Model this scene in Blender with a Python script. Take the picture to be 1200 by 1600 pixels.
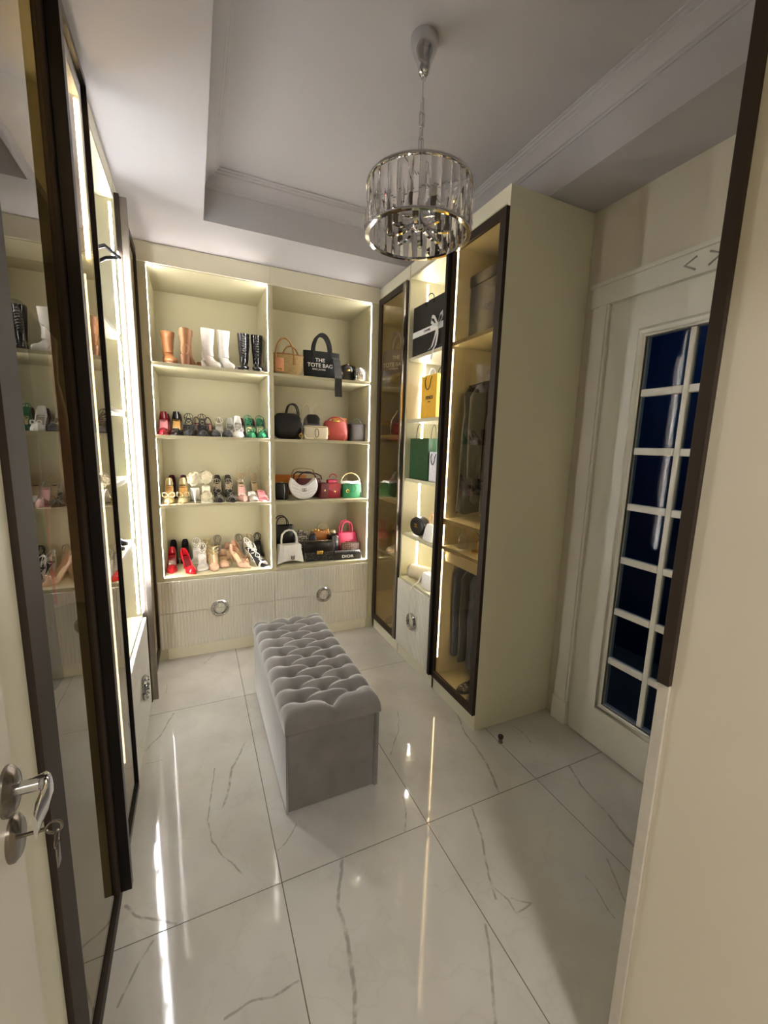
import bpy, bmesh, math, random
from mathutils import Vector, Matrix
random.seed(7)
PI = math.pi
for o in list(bpy.data.objects): bpy.data.objects.remove(o, do_unlink=True)
scene = bpy.context.scene
COL = scene.collection

# ---------------------------------------------------------------- camera
cam_d = bpy.data.cameras.new('camera'); cam = bpy.data.objects.new('camera', cam_d); COL.objects.link(cam)
cam_d.sensor_fit = 'HORIZONTAL'; cam_d.sensor_width = 36.0; cam_d.lens = 642.5/1200*36.0
cam_d.clip_start = 0.02; cam_d.clip_end = 60
_p, _y, _r = -0.16054, 0.43174, 0.02831
fw = Vector((math.sin(_y)*math.cos(_p), math.cos(_y)*math.cos(_p), math.sin(_p)))
rt = Vector((math.cos(_y), -math.sin(_y), 0)); up = rt.cross(fw)
r2 = rt*math.cos(_r)+up*math.sin(_r); u2 = -rt*math.sin(_r)+up*math.cos(_r)
M = Matrix((r2, u2, -fw)).transposed().to_4x4(); M.translation = Vector((-0.2208, -1.2611, 1.5518))
cam.matrix_world = M
scene.camera = cam

# ---------------------------------------------------------------- world, exposure, light levels
w = bpy.data.worlds.new('world'); scene.world = w; w.use_nodes = True
w.node_tree.nodes['Background'].inputs[0].default_value = (0.02, 0.022, 0.03, 1)
w.node_tree.nodes['Background'].inputs[1].default_value = 0.3
vs = scene.view_settings
vs.view_transform = 'Standard'; vs.look = 'None'; vs.gamma = 1.0; vs.use_curve_mapping = False
vs.exposure = 2.8
LED_POWER = 21.0          # open shelving strips
LED_DIM = 14.0             # strips behind the tinted glass
HALL_FILL_POWER = 19.0          # added fill lamp in the hall behind the camera
BLUE_FILL_POWER = 8.0          # added lamp that turns the white door's panes bluish
LED_COL = (1.0, 0.955, 0.90)
LED_COOL = (0.95, 0.965, 1.0)   # the left shelving has cooler strips

# ---------------------------------------------------------------- materials
def lin(h):
    h = h.lstrip('#'); out = []
    for i in (0, 2, 4):
        c = int(h[i:i+2], 16)/255
        out.append(c/12.92 if c <= 0.04045 else ((c+0.055)/1.055)**2.4)
    return out
MATS = {}
def mat(key, col, rough=0.5, metal=0.0, spec=0.5, var=0.06, scale=40.0, bump=0.0, bscale=200.0, coat=0.0, sheen=0.0):
    if key in MATS: return MATS[key]
    m = bpy.data.materials.new(key); m.use_nodes = True; MATS[key] = m
    nt = m.node_tree; b = nt.nodes['Principled BSDF']
    c = lin(col) if isinstance(col, str) else list(col)
    b.inputs['Roughness'].default_value = rough; b.inputs['Metallic'].default_value = metal
    b.inputs['Specular IOR Level'].default_value = spec
    b.inputs['Coat Weight'].default_value = coat; b.inputs['Coat Roughness'].default_value = 0.08
    if sheen: b.inputs['Sheen Weight'].default_value = sheen; b.inputs['Sheen Roughness'].default_value = 0.4
    tc = nt.nodes.new('ShaderNodeTexCoord'); n = nt.nodes.new('ShaderNodeTexNoise')
    n.inputs['Scale'].default_value = scale; n.inputs['Detail'].default_value = 3
    nt.links.new(tc.outputs['Object'], n.inputs['Vector'])
    r = nt.nodes.new('ShaderNodeValToRGB')
    r.color_ramp.elements[0].color = [x*(1-var) for x in c]+[1]; r.color_ramp.elements[0].position = 0.3
    r.color_ramp.elements[1].color = [min(1, x*(1+var)) for x in c]+[1]; r.color_ramp.elements[1].position = 0.7
    nt.links.new(n.outputs['Fac'], r.inputs['Fac']); nt.links.new(r.outputs['Color'], b.inputs['Base Color'])
    if bump:
        n2 = nt.nodes.new('ShaderNodeTexNoise'); n2.inputs['Scale'].default_value = bscale
        nt.links.new(tc.outputs['Object'], n2.inputs['Vector'])
        bp = nt.nodes.new('ShaderNodeBump'); bp.inputs['Strength'].default_value = bump; bp.inputs['Distance'].default_value = 0.002
        nt.links.new(n2.outputs['Fac'], bp.inputs['Height']); nt.links.new(bp.outputs['Normal'], b.inputs['Normal'])
    return m
def emis(key, col, s):
    m = bpy.data.materials.new(key); m.use_nodes = True; nt = m.node_tree; nt.nodes.clear()
    e = nt.nodes.new('ShaderNodeEmission'); e.inputs[0].default_value = (*col, 1); e.inputs[1].default_value = s
    o = nt.nodes.new('ShaderNodeOutputMaterial'); nt.links.new(e.outputs[0], o.inputs[0]); MATS[key] = m; return m
def glass(key, tint, f0=0.05, rough=0.0, scale=1.0):
    """thin architectural glass: straight-through tint + Schlick mirror reflection"""
    m = bpy.data.materials.new(key); m.use_nodes = True; nt = m.node_tree; nt.nodes.clear(); MATS[key] = m
    N = nt.nodes.new; L = nt.links.new
    lw = N('ShaderNodeLayerWeight'); lw.inputs[0].default_value = 0.5
    p = N('ShaderNodeMath'); p.operation = 'POWER'; p.inputs[1].default_value = 5; L(lw.outputs['Facing'], p.inputs[0])
    a = N('ShaderNodeMath'); a.operation = 'MULTIPLY_ADD'; a.inputs[1].default_value = (1-f0)*scale; a.inputs[2].default_value = f0; L(p.outputs[0], a.inputs[0])
    gm = N('ShaderNodeNewGeometry'); iv = N('ShaderNodeMath'); iv.operation = 'SUBTRACT'; iv.inputs[0].default_value = 1; L(gm.outputs['Backfacing'], iv.inputs[1])
    mu = N('ShaderNodeMath'); mu.operation = 'MULTIPLY'; L(a.outputs[0], mu.inputs[0]); L(iv.outputs[0], mu.inputs[1]); a = mu
    t = N('ShaderNodeBsdfTransparent'); t.inputs[0].default_value = (*tint, 1)
    g = N('ShaderNodeBsdfGlossy'); g.inputs['Roughness'].default_value = rough; g.inputs[0].default_value = (0.95, 0.93, 0.9, 1)
    x = N('ShaderNodeMixShader'); L(a.outputs[0], x.inputs[0]); L(t.outputs[0], x.inputs[1]); L(g.outputs[0], x.inputs[2])
    o = N('ShaderNodeOutputMaterial'); L(x.outputs[0], o.inputs[0]); return m
def brick_mat(key, c1, c2, sx, sy, rough=0.6, bump=0.6, axis='XZ'):
    """woven / monogram pattern"""
    m = bpy.data.materials.new(key); m.use_nodes = True; nt = m.node_tree; MATS[key] = m
    N = nt.nodes.new; L = nt.links.new; b = nt.nodes['Principled BSDF']; b.inputs['Roughness'].default_value = rough
    tc = N('ShaderNodeTexCoord'); s = N('ShaderNodeSeparateXYZ'); L(tc.outputs['Object'], s.inputs[0])
    c = N('ShaderNodeCombineXYZ'); ad = N('ShaderNodeMath'); ad.operation = 'ADD'; L(s.outputs['X'], ad.inputs[0]); L(s.outputs['Y'], ad.inputs[1])
    L(ad.outputs[0], c.inputs[0]); L(s.outputs['Z'], c.inputs[1])
    t = N('ShaderNodeTexBrick'); t.inputs['Scale'].default_value = 1; t.inputs['Brick Width'].default_value = sx; t.inputs['Row Height'].default_value = sy
    t.inputs['Mortar Size'].default_value = min(sx, sy)*0.14; t.inputs['Color1'].default_value = (*lin(c1), 1)
    t.inputs['Color2'].default_value = (*[x*0.75 for x in lin(c1)], 1); t.inputs['Mortar'].default_value = (*lin(c2), 1)
    L(c.outputs[0], t.inputs['Vector']); L(t.outputs['Color'], b.inputs['Base Color'])
    bp = N('ShaderNodeBump'); bp.inputs['Strength'].default_value = bump; bp.inputs['Distance'].default_value = 0.002; bp.invert = True
    L(t.outputs['Fac'], bp.inputs['Height']); L(bp.outputs['Normal'], b.inputs['Normal']); return m
def check_mat(key, c1, c2, scale, rough=0.5):
    m = bpy.data.materials.new(key); m.use_nodes = True; nt = m.node_tree; MATS[key] = m
    N = nt.nodes.new; L = nt.links.new; b = nt.nodes['Principled BSDF']; b.inputs['Roughness'].default_value = rough
    tc = N('ShaderNodeTexCoord'); v = N('ShaderNodeTexVoronoi'); v.feature = 'F1'; v.inputs['Scale'].default_value = scale; v.inputs['Randomness'].default_value = 0.25
    L(tc.outputs['Object'], v.inputs['Vector']); r = N('ShaderNodeValToRGB'); r.color_ramp.interpolation = 'CONSTANT'
    r.color_ramp.elements[0].color = (*lin(c1), 1); r.color_ramp.elements[1].color = (*lin(c2), 1); r.color_ramp.elements[1].position = 0.45
    L(v.outputs['Distance'], r.inputs['Fac']); L(r.outputs['Color'], b.inputs['Base Color']); return m

CREAM = mat('cream_lacquer', '#e0dbc4', 0.38, var=0.012, scale=3)
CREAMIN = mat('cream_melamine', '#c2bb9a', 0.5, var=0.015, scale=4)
DRAWER = mat('fluted_lacquer', '#d8d4c8', 0.4, var=0.012, scale=4)
WALL = mat('cream_wall_paint', '#d6cdb8', 0.8, var=0.015, scale=6, bump=0.05)
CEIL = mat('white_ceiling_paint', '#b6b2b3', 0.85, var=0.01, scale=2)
DOORW = mat('white_door_paint', '#ddd8ca', 0.35, var=0.012, scale=4)
BRONZE = mat('bronze_anodised_profile', '#3a3028', 0.55, metal=0.2, spec=0.25, var=0.05, scale=20)
BLACKP = mat('black_anodised_profile', '#15100e', 0.35, metal=0.5, var=0.05, scale=20)
CHROME = mat('chrome', '#d8d8da', 0.06, metal=1.0, var=0.01)
NICKEL = mat('brushed_nickel', '#8d857c', 0.25, metal=1.0, var=0.05)
GOLD = mat('gold_metal', '#c9a860', 0.25, metal=1.0, var=0.05)
VELVET = mat('grey_velvet', '#74706b', 0.85, var=0.16, scale=9, sheen=1.0, bump=0.08, bscale=500)
GROUT = mat('dark_grout', '#6a6258', 0.8)
GLASSB = glass('bronze_tinted_glass', (0.68, 0.62, 0.51), 0.035)
GLASSD = glass('dark_door_glass', (0.66, 0.72, 0.78), 0.006, 0.03, 0.4)
LED = emis('led_strip_light', LED_COL, LED_POWER)
LEDC = emis('led_strip_light_cool', LED_COOL, LED_POWER*.75)
LEDF = emis('led_strip_light_faint', (1.0, 0.86, 0.62), LED_DIM*.09)
LEDD = emis('led_strip_light_dim', (1.0, 0.86, 0.62), LED_DIM)
PRISM = None

# ---------------------------------------------------------------- geometry helpers
OFF = {}
class MB:
    def __init__(s): s.v = []; s.f = []
    def add(s, v, f):
        n = len(s.v); s.v += [tuple(p) for p in v]; s.f += [tuple(i+n for i in q) for q in f]; return s
    def box(s, x0, x1, y0, y1, z0, z1):
        v = [(x, y, z) for z in (z0, z1) for y in (y0, y1) for x in (x0, x1)]
        return s.add(v, [(0, 2, 3, 1), (4, 5, 7, 6), (0, 1, 5, 4), (2, 6, 7, 3), (0, 4, 6, 2), (1, 3, 7, 5)])
    def cbox(s, x0, x1, y0, y1, z0, z1, c):
        """box with chamfered edges"""
        bm = bmesh.new(); bmesh.ops.create_cube(bm, size=1)
        for q in bm.verts: q.co = Vector(((x0+x1)/2+q.co.x*(x1-x0), (y0+y1)/2+q.co.y*(y1-y0), (z0+z1)/2+q.co.z*(z1-z0)))
        bmesh.ops.bevel(bm, geom=bm.edges[:], offset=c, segments=2, affect='EDGES', profile=0.5)
        bm.verts.ensure_lookup_table(); bm.verts.index_update()
        s.add([q.co[:] for q in bm.verts], [[l.index for l in f.verts] for f in bm.faces]); bm.free(); return s
    def loft(s, rings, cap0=True, cap1=True, closed=True):
        n = len(rings[0]); v = [p for r in rings for p in r]; f = []
        m = n if closed else n-1
        for i in range(len(rings)-1):
            for j in range(m):
                a = i*n+j; b = i*n+(j+1) % n; f.append((a, b, b+n, a+n))
        if cap0: f.append(tuple(range(n))[::-1])
        if cap1: f.append(tuple((len(rings)-1)*n+j for j in range(n)))
        return s.add(v, f)
    def tube(s, pts, r, n=8, closed=False, flat=1.0, cap=True):
        pts = [Vector(p) for p in pts]; rings = []; m = len(pts); ref = None
        for i, p in enumerate(pts):
            if closed: d = pts[(i+1) % m]-pts[i-1]
            else: d = pts[min(i+1, m-1)]-pts[max(i-1, 0)]
            d.normalize()
            if ref is None:
                ref = Vector((0, 0, 1)) if abs(d.z) < 0.9 else Vector((0, 1, 0))
                ref = (ref-d*ref.dot(d)).normalized()
            else:
                ref = (ref-d*ref.dot(d))
                ref = ref.normalized() if ref.length > 1e-6 else Vector((0, 1, 0))
            bi = d.cross(ref); rr = r[i] if isinstance(r, (list, tuple)) else r
            rings.append([p+ref*(rr*math.cos(2*PI*k/n)*flat)+bi*(rr*math.sin(2*PI*k/n)) for k in range(n)])
        if closed: rings.append(rings[0]); cap = False
        return s.loft(rings, cap, cap)
    def band(s, pts, wdir, w, th=0.0015):
        """flat strap along pts, width w along wdir"""
        pts = [Vector(p) for p in pts]; wd = Vector(wdir).normalized(); rings = []
        for i, p in enumerate(pts):
            d = (pts[min(i+1, len(pts)-1)]-pts[max(i-1, 0)]).normalized(); n = d.cross(wd)
            n = n.normalized() if n.length > 1e-6 else Vector((0, 0, 1))
            rings.append([p-wd*w/2-n*th/2, p+wd*w/2-n*th/2, p+wd*w/2+n*th/2, p-wd*w/2+n*th/2])
        return s.loft(rings)
    def lathe(s, prof, n=24, c=(0, 0, 0), cap=True):
        rings = [[(c[0]+r*math.cos(2*PI*k/n), c[1]+r*math.sin(2*PI*k/n), c[2]+z) for k in range(n)] for r, z in prof]
        return s.loft(rings, cap and prof[0][0] > 1e-5, cap and prof[-1][0] > 1e-5)
    def torus(s, c, R, r, axis='z', n=32, m=8, a0=0, a1=2*PI, sq=1.0):
        full = abs(a1-a0-2*PI) < 1e-4; rings = []
        for i in range(n+(0 if full else 1)):
            a = a0+(a1-a0)*i/n; ring = []
            for k in range(m):
                t = 2*PI*k/m; q = R+r*math.cos(t); h = r*math.sin(t)*sq
                p = {'z': (q*math.cos(a), q*math.sin(a), h), 'y': (q*math.cos(a), h, q*math.sin(a)), 'x': (h, q*math.cos(a), q*math.sin(a))}[axis]
                ring.append((c[0]+p[0], c[1]+p[1], c[2]+p[2]))
            rings.append(ring)
        if full: rings.append(rings[0])
        return s.loft(rings, not full, not full)
    def xf(s, M):
        s.v = [tuple(M @ Vector(p)) for p in s.v]; return s
    def ob(s, name, m, parent=None, smooth=False, world=True, fixn=True):
        me = bpy.data.meshes.new(name); v = s.v
        if parent is not None and world:
            o = OFF.get(parent.name, (0, 0, 0)); v = [(p[0]-o[0], p[1]-o[1], p[2]-o[2]) for p in v]
        me.from_pydata(v, [], s.f); me.update()
        if fixn:
            bm = bmesh.new(); bm.from_mesh(me); bmesh.ops.remove_doubles(bm, verts=bm.verts, dist=1e-6)
            bmesh.ops.recalc_face_normals(bm, faces=bm.faces); bm.to_mesh(me); bm.free()
        if smooth:
            me.polygons.foreach_set('use_smooth', [True]*len(me.polygons))
            if smooth != 'all': me.set_sharp_from_angle(angle=math.radians(smooth if smooth is not True else 40))
        me.materials.append(m)
        ob = bpy.data.objects.new(name, me); COL.objects.link(ob)
        if parent is not None: ob.parent = parent; OFF[ob.name] = OFF.get(parent.name, (0, 0, 0))
        else: OFF[ob.name] = (0, 0, 0)
        return ob
def tag(o, label, cat, group=None):
    o['label'] = label; o['category'] = cat
    if group: o['group'] = group
    return o
def struct(o): o['kind'] = 'structure'; return o
def thing(name, label, cat, loc=(0, 0, 0), rz=0, group=None, world=True):
    o = bpy.data.objects.new(name, None); COL.objects.link(o); o.location = loc; o.rotation_euler = (0, 0, math.radians(rz))
    o.empty_display_size = 0.02; OFF[o.name] = tuple(loc) if world else (0, 0, 0)
    return tag(o, label, cat, group)
def dup(root, loc, rz=0, label=None):
    r = root.copy(); COL.objects.link(r); r.location = loc; r.rotation_euler = (0, 0, math.radians(rz))
    if label: r['label'] = label
    for ch in list(root.children):
        c = ch.copy(); COL.objects.link(c); c.parent = r
        for g in list(ch.children):
            d = g.copy(); COL.objects.link(d); d.parent = c
    return r
def box(name, m, parent, x0, x1, y0, y1, z0, z1, c=0.0):
    b = MB(); (b.cbox(x0, x1, y0, y1, z0, z1, c) if c else b.box(x0, x1, y0, y1, z0, z1)); return b.ob(name, m, parent)
def lerp(tab, t):
    if t <= tab[0][0]: return tab[0][1]
    for (a, x), (b, y) in zip(tab, tab[1:]):
        if t <= b:
            k = (t-a)/(b-a); k = k*k*(3-2*k); return x+(y-x)*k
    return tab[-1][1]
def lettering(parent, name, txt, size, loc, m, rotz=0.0, ext=0.0006, tilt=0.0, sx=1.0):
    cu = bpy.data.curves.new(name, 'FONT'); cu.body = txt; cu.size = size; cu.extrude = ext; cu.align_x = 'CENTER'; cu.align_y = 'CENTER'; cu.offset = size*0.012
    t = bpy.data.objects.new(name, cu); COL.objects.link(t); me = bpy.data.meshes.new_from_object(t)
    bpy.data.objects.remove(t); bpy.data.curves.remove(cu)
    R = Matrix.Translation(loc) @ Matrix.Rotation(rotz, 4, 'Z') @ Matrix.Rotation(PI/2, 4, 'X') @ Matrix.Rotation(tilt, 4, 'Z') @ Matrix.Diagonal((sx, 1, 1, 1))
    me.transform(R); me.name = name; me.materials.clear(); me.materials.append(m)
    o = bpy.data.objects.new(name, me); COL.objects.link(o); o.parent = parent; return o

# ================================================================ SETTING
ZD, ZT = 2.735, 2.975           # dropped border / tray ceiling height
YB, YBACK = 1.8365, 2.364       # back cabinets: front, inner back
XR, XL, XW = 1.125, -0.515, 1.665
# floor with separate marble tiles
VEINS = [
 [(1.123,.554),(1.063,.357),(1.046,.165),(1.002,.067),(.983,.004)], [(.813,.695),(.74,.55),(.619,.405)], [(1.363,.333),(1.37,.26),(1.361,.198)],
 [(1.416,.001),(1.371,-.106),(1.346,-.247),(1.31,-.41)], [(.821,-.009),(.769,-.147),(.69,-.283),(.674,-.349)],
 [(.69,-.315),(.708,-.369),(.707,-.412),(.779,-.405),(.721,-.369)], [(1.16,-.403),(1.122,-.468),(1.087,-.537)], [(1.032,-.418),(1.004,-.554)],
 [(.223,-.011),(.159,-.15),(.16,-.26),(.141,-.355),(.108,-.445),(.03,-.62)], [(.591,-.399),(.535,-.491),(.464,-.598),(.3,-.8)],
 [(-.093,.677),(-.13,.584),(-.168,.411)], [(-.197,.654),(-.233,.372),(-.224,.262),(-.183,.175),(-.123,.086)],
 [(-.492,.13),(-.444,.068),(-.339,.008)], [(-.036,.783),(-.117,.621),(-.164,.421)], [(-.391,1.171),(-.449,.996),(-.505,.903)],
 [(-.501,.81),(-.428,.809)], [(-.212,-.298),(-.136,-.289),(-.085,-.3),(-.01,-.294)], [(-.401,-.018),(-.439,-.063),(-.476,-.148)],
 [(-.15,1.795),(-.217,1.693)], [(-.441,1.514),(-.441,1.402)], [(.097,.209),(.045,.147),(.009,.121)], [(.566,.155),(.542,.077),(.495,.001)]]
VW = [.006,.003,.003,.006,.0045,.003,.003,.0025,.007,.005,.004,.003,.0045,.0045,.004,.002,.0035,.004,.003,.0025,.003,.004]
def marble(key, veins):
    m = bpy.data.materials.new(key); m.use_nodes = True; nt = m.node_tree; b = nt.nodes['Principled BSDF']
    N = nt.nodes.new; L = nt.links.new
    b.inputs['Roughness'].default_value = 0.055; b.inputs['Specular IOR Level'].default_value = 0.4
    g = N('ShaderNodeNewGeometry'); sp = N('ShaderNodeSeparateXYZ'); L(g.outputs['Position'], sp.inputs[0])
    fl = N('ShaderNodeCombineXYZ'); L(sp.outputs[0], fl.inputs[0]); L(sp.outputs[1], fl.inputs[1])
    def noise(sc, det, vec=fl):
        n = N('ShaderNodeTexNoise'); n.inputs['Scale'].default_value = sc; n.inputs['Detail'].default_value = det; L(vec.outputs[0], n.inputs['Vector']); return n
    nw = noise(9, 3); sb = N('ShaderNodeVectorMath'); sb.operation = 'SUBTRACT'; sb.inputs[1].default_value = (.5, .5, .5); L(nw.outputs['Color'], sb.inputs[0])
    sc = N('ShaderNodeVectorMath'); sc.operation = 'SCALE'; sc.inputs['Scale'].default_value = 0.03; L(sb.outputs[0], sc.inputs[0])
    wp = N('ShaderNodeVectorMath'); wp.operation = 'ADD'; L(fl.outputs[0], wp.inputs[0]); L(sc.outputs[0], wp.inputs[1])
    wf = N('ShaderNodeVectorMath'); wf.operation = 'MULTIPLY'; wf.inputs[1].default_value = (1, 1, 0); L(wp.outputs[0], wf.inputs[0])
    last = None
    for pts, wd in veins:
        for a, c in zip(pts, pts[1:]):
            A = Vector((*a, 0)); B = Vector((*c, 0)); ba = B-A
            pa = N('ShaderNodeVectorMath'); pa.operation = 'SUBTRACT'; pa.inputs[1].default_value = A; L(wf.outputs[0], pa.inputs[0])
            dt = N('ShaderNodeVectorMath'); dt.operation = 'DOT_PRODUCT'; dt.inputs[1].default_value = ba/ba.length_squared; L(pa.outputs[0], dt.inputs[0])
            cl = N('ShaderNodeClamp'); L(dt.outputs['Value'], cl.inputs[0])
            ss = N('ShaderNodeVectorMath'); ss.operation = 'SCALE'; ss.inputs[0].default_value = ba; L(cl.outputs[0], ss.inputs['Scale'])
            df = N('ShaderNodeVectorMath'); df.operation = 'DISTANCE'; L(pa.outputs[0], df.inputs[0]); L(ss.outputs[0], df.inputs[1])
            dv = N('ShaderNodeMath'); dv.operation = 'DIVIDE'; dv.inputs[1].default_value = wd; L(df.outputs['Value'], dv.inputs[0])
            if last is None: last = dv
            else:
                mn = N('ShaderNodeMath'); mn.operation = 'MINIMUM'; L(last.outputs[0], mn.inputs[0]); L(dv.outputs[0], mn.inputs[1]); last = mn
    base = N('ShaderNodeValToRGB'); cl_ = noise(2.6, 6); L(cl_.outputs['Fac'], base.inputs['Fac'])
    base.color_ramp.elements[0].color = (*lin('#b9b4ab'), 1); base.color_ramp.elements[0].position = .35
    base.color_ramp.elements[1].color = (*lin('#c9c5bd'), 1); base.color_ramp.elements[1].position = .6
    # faint overall veining
    fn = noise(3.2, 8, wf); ab = N('ShaderNodeMath'); ab.operation = 'SUBTRACT'; ab.inputs[1].default_value = .5; L(fn.outputs['Fac'], ab.inputs[0])
    a2 = N('ShaderNodeMath'); a2.operation = 'ABSOLUTE'; L(ab.outputs[0], a2.inputs[0])
    fr = N('ShaderNodeMapRange'); fr.inputs['From Min'].default_value = 0; fr.inputs['From Max'].default_value = .012; fr.inputs['To Min'].default_value = .10; fr.inputs['To Max'].default_value = 0; L(a2.outputs[0], fr.inputs['Value'])
    mx0 = N('ShaderNodeMixRGB'); L(fr.outputs[0], mx0.inputs[0]); L(base.outputs[0], mx0.inputs[1]); mx0.inputs[2].default_value = (*lin('#8f897e'), 1)
    out = mx0
    if last is not None:
        mr = N('ShaderNodeMapRange'); mr.interpolation_type = 'SMOOTHSTEP'; mr.inputs['From Min'].default_value = .35; mr.inputs['From Max'].default_value = 1.35; mr.inputs['To Min'].default_value = .62; mr.inputs['To Max'].default_value = 0
        L(last.outputs[0], mr.inputs['Value'])
        mm = N('ShaderNodeMath'); mm.operation = 'MULTIPLY'; bn = noise(30, 3); b2 = N('ShaderNodeMapRange'); b2.inputs['From Min'].default_value = .3; b2.inputs['From Max'].default_value = .55; L(bn.outputs['Fac'], b2.inputs['Value'])
        L(mr.outputs[0], mm.inputs[0]); L(b2.outputs[0], mm.inputs[1])
        mx = N('ShaderNodeMixRGB'); L(mm.outputs[0], mx.inputs[0]); L(mx0.outputs[0], mx.inputs[1]); mx.inputs[2].default_value = (*lin('#7c756a'), 1); out = mx
    L(out.outputs[0], b.inputs['Base Color']); return m
floor = struct(box('floor', GROUT, None, -1.15, 2.9, -3.3, 2.46, -0.06, -0.0012))
for ix in range(-2, 3):
    for iy in range(-3, 2):
        x0, y0 = ix*.6, iy*1.2
        mine = [(p, wd) for p, wd in zip(VEINS, VW) if x0 <= sum(q[0] for q in p)/len(p) < x0+.6 and y0 <= sum(q[1] for q in p)/len(p) < y0+1.2]
        xa, xb, ya, yb = max(x0, -1.14), min(x0+.6, XW+.03), max(y0, -3.25), min(y0+1.2, 2.45)
        if xb-xa < .01: continue
        j = .0016
        box('tile', marble('polished_marble', mine), floor, xa+j, xb-j, ya+j, yb-j, -0.012, 0, c=.0006)
# walls
struct(box('wall_back', WALL, None, -1.15, 1.75, 2.372, 2.46, 0, ZT))
struct(box('wall_left', WALL, None, -1.15, -1.07, -1.55, 2.372, 0, ZT))
b = MB()
b.box(XW, XW+.09, .235, 2.372, 0, ZT).box(XW, XW+.09, -1.55, -.565, 0, ZT).box(XW, XW+.09, -.565, .235, 2.265, ZT)
struct(b.ob('wall_right', WALL))
b = MB()
b.box(-1.07, -.56, -1.55, -1.47, 0, ZT).box(.6, XW, -1.55, -1.47, 0, ZT).box(-.56, .6, -1.55, -1.47, 2.2, ZT)
struct(b.ob('wall_front', WALL))
b = MB(); b.box(-1.15, -1.07, -3.3, -1.55, 0, 2.7).box(XW, XW+.09, -3.3, -1.55, 0, 2.7).box(-1.15, XW+.09, -3.38, -3.3, 0, 2.7)
struct(b.ob('wall_hall', WALL))
# ceiling: tray, dropped border and beam
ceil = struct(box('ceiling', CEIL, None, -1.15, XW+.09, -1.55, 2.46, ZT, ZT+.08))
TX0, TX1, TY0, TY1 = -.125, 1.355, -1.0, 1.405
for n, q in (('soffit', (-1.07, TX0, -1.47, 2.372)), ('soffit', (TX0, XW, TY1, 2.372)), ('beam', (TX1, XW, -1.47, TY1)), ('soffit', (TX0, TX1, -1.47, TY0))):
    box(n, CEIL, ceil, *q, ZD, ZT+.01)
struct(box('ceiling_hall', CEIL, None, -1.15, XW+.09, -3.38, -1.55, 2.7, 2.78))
# crown moulding around the tray (mitred sweep)
prof = [(0, -.078), (.006, -.078), (.008, -.07), (.016, -.068), (.018, -.06), (.03, -.045), (.05, -.032), (.062, -.026), (.064, -.018), (.074, -.016), (.076, -.008), (.086, -.006), (.086, 0), (0, 0)]
cor = [(TX0, TY0, 1, 1), (TX0, TY1, 1, -1), (TX1, TY1, -1, -1), (TX1, TY0, -1, 1)]
for i in range(4):
    a, c = cor[i], cor[(i+1) % 4]; rings = []
    for q in (a, c): rings.append([(q[0]+q[2]*d, q[1]+q[3]*d, ZT+z) for d, z in prof])
    struct(MB().loft(rings).ob('trim_%d' % (i+1), CEIL, smooth=30))
# ---- white glazed door in the right wall
d1 = struct(bpy.data.objects.new('door_1', None)); COL.objects.link(d1); OFF['door_1'] = (0, 0, 0)
DX0, DX1 = 1.648, 1.688; DY0, DY1, DZ1 = -.53, .205, 2.236
PY = [(-.15, .03), (-.355, -.175)]; PZ = [(.2555+i*.2637, .2555+i*.2637+.2305) for i in range(7)]
b = MB()
b.box(DX0, DX1, .03, DY1, .008, DZ1).box(DX0, DX1, DY0, -.355, .008, DZ1).box(DX0, DX1, -.355, .03, .008, PZ[0][0]).box(DX0, DX1, -.355, .03, PZ[6][1], DZ1)
b.ob('leaf', DOORW, d1)
box('muntin', DOORW, d1, DX0+.006, DX1-.006, -.175, -.15, PZ[0][0], PZ[6][1], c=.004)
for i in range(6):
    for y0, y1 in PY: box('muntin', DOORW, d1, DX0+.006, DX1-.006, y0, y1, PZ[i][1], PZ[i+1][0], c=.004)
for y0, y1 in PY:
    for z0, z1 in PZ: box('pane', GLASSD, d1, DX0+.018, DX0+.022, y0-.002, y1+.002, z0-.002, z1+.002)
def rect_moulding(y0, y1, z0, z1, x, pr, sgn=-1):
    """rectangular picture-frame moulding on an x = const face; pr: (inset outward, projection)"""
    b = MB()
    cs = [(y0, z0, -1, -1), (y1, z0, 1, -1), (y1, z1, 1, 1), (y0, z1, -1, 1)]
    for i in range(4):
        a, c = cs[i], cs[(i+1) % 4]
        b.loft([[(x+sgn*h, q[0]+q[2]*d, q[1]+q[3]*d) for d, h in pr] for q in (a, c)])
    return b
rect_moulding(-.355, .03, PZ[0][0], PZ[6][1], DX0, [(0, -.01), (0, .004), (.006, .008), (.012, .005), (.018, .010), (.028, .012), (.036, .007), (.042, 0), (.042, -.002)]).ob('glazing_bead', DOORW, d1, smooth=30)
# casing with ornament
d1t = struct(bpy.data.objects.new('trim_5', None)); COL.objects.link(d1t); OFF['trim_5'] = (0, 0, 0)
for s, y0, y1 in ((1, .235, .33), (-1, -.66, -.565)):
    b = MB(); b.box(XW-.018, XW, y0, y1, 0, 2.27).box(XW-.026, XW, y0+.012 if s > 0 else y0+.04, y1-.04 if s > 0 else y1-.012, .14, 2.27)
    b.ob('casing', DOORW, d1t)
    box('plinth_block', DOORW, d1t, XW-.03, XW, y0-.002, y1+.002, 0, .14, c=.003)
b = MB(); b.box(XW-.022, XW, -.67, .34, 2.27, 2.355).box(XW-.034, XW, -.675, .345, 2.355, 2.372).box(XW-.028, XW, -.665, .335, 2.262, 2.274)
b.ob('casing_head', DOORW, d1t)
for s in (1, -1):
    pts = [(XW-.024, -.1675+s*.014, 2.335), (XW-.024, -.1675+s*.058, 2.3125), (XW-.024, -.1675+s*.014, 2.285)]
    MB().tube([Vector(p)+Vector((0, s*.01, 0)) for p in pts], .004, 6).ob('chevron_ornament', mat('ornament_grey', '#9c968c', .6), d1t)  # chevron strokes are raised beads, greyer than the casing
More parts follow.
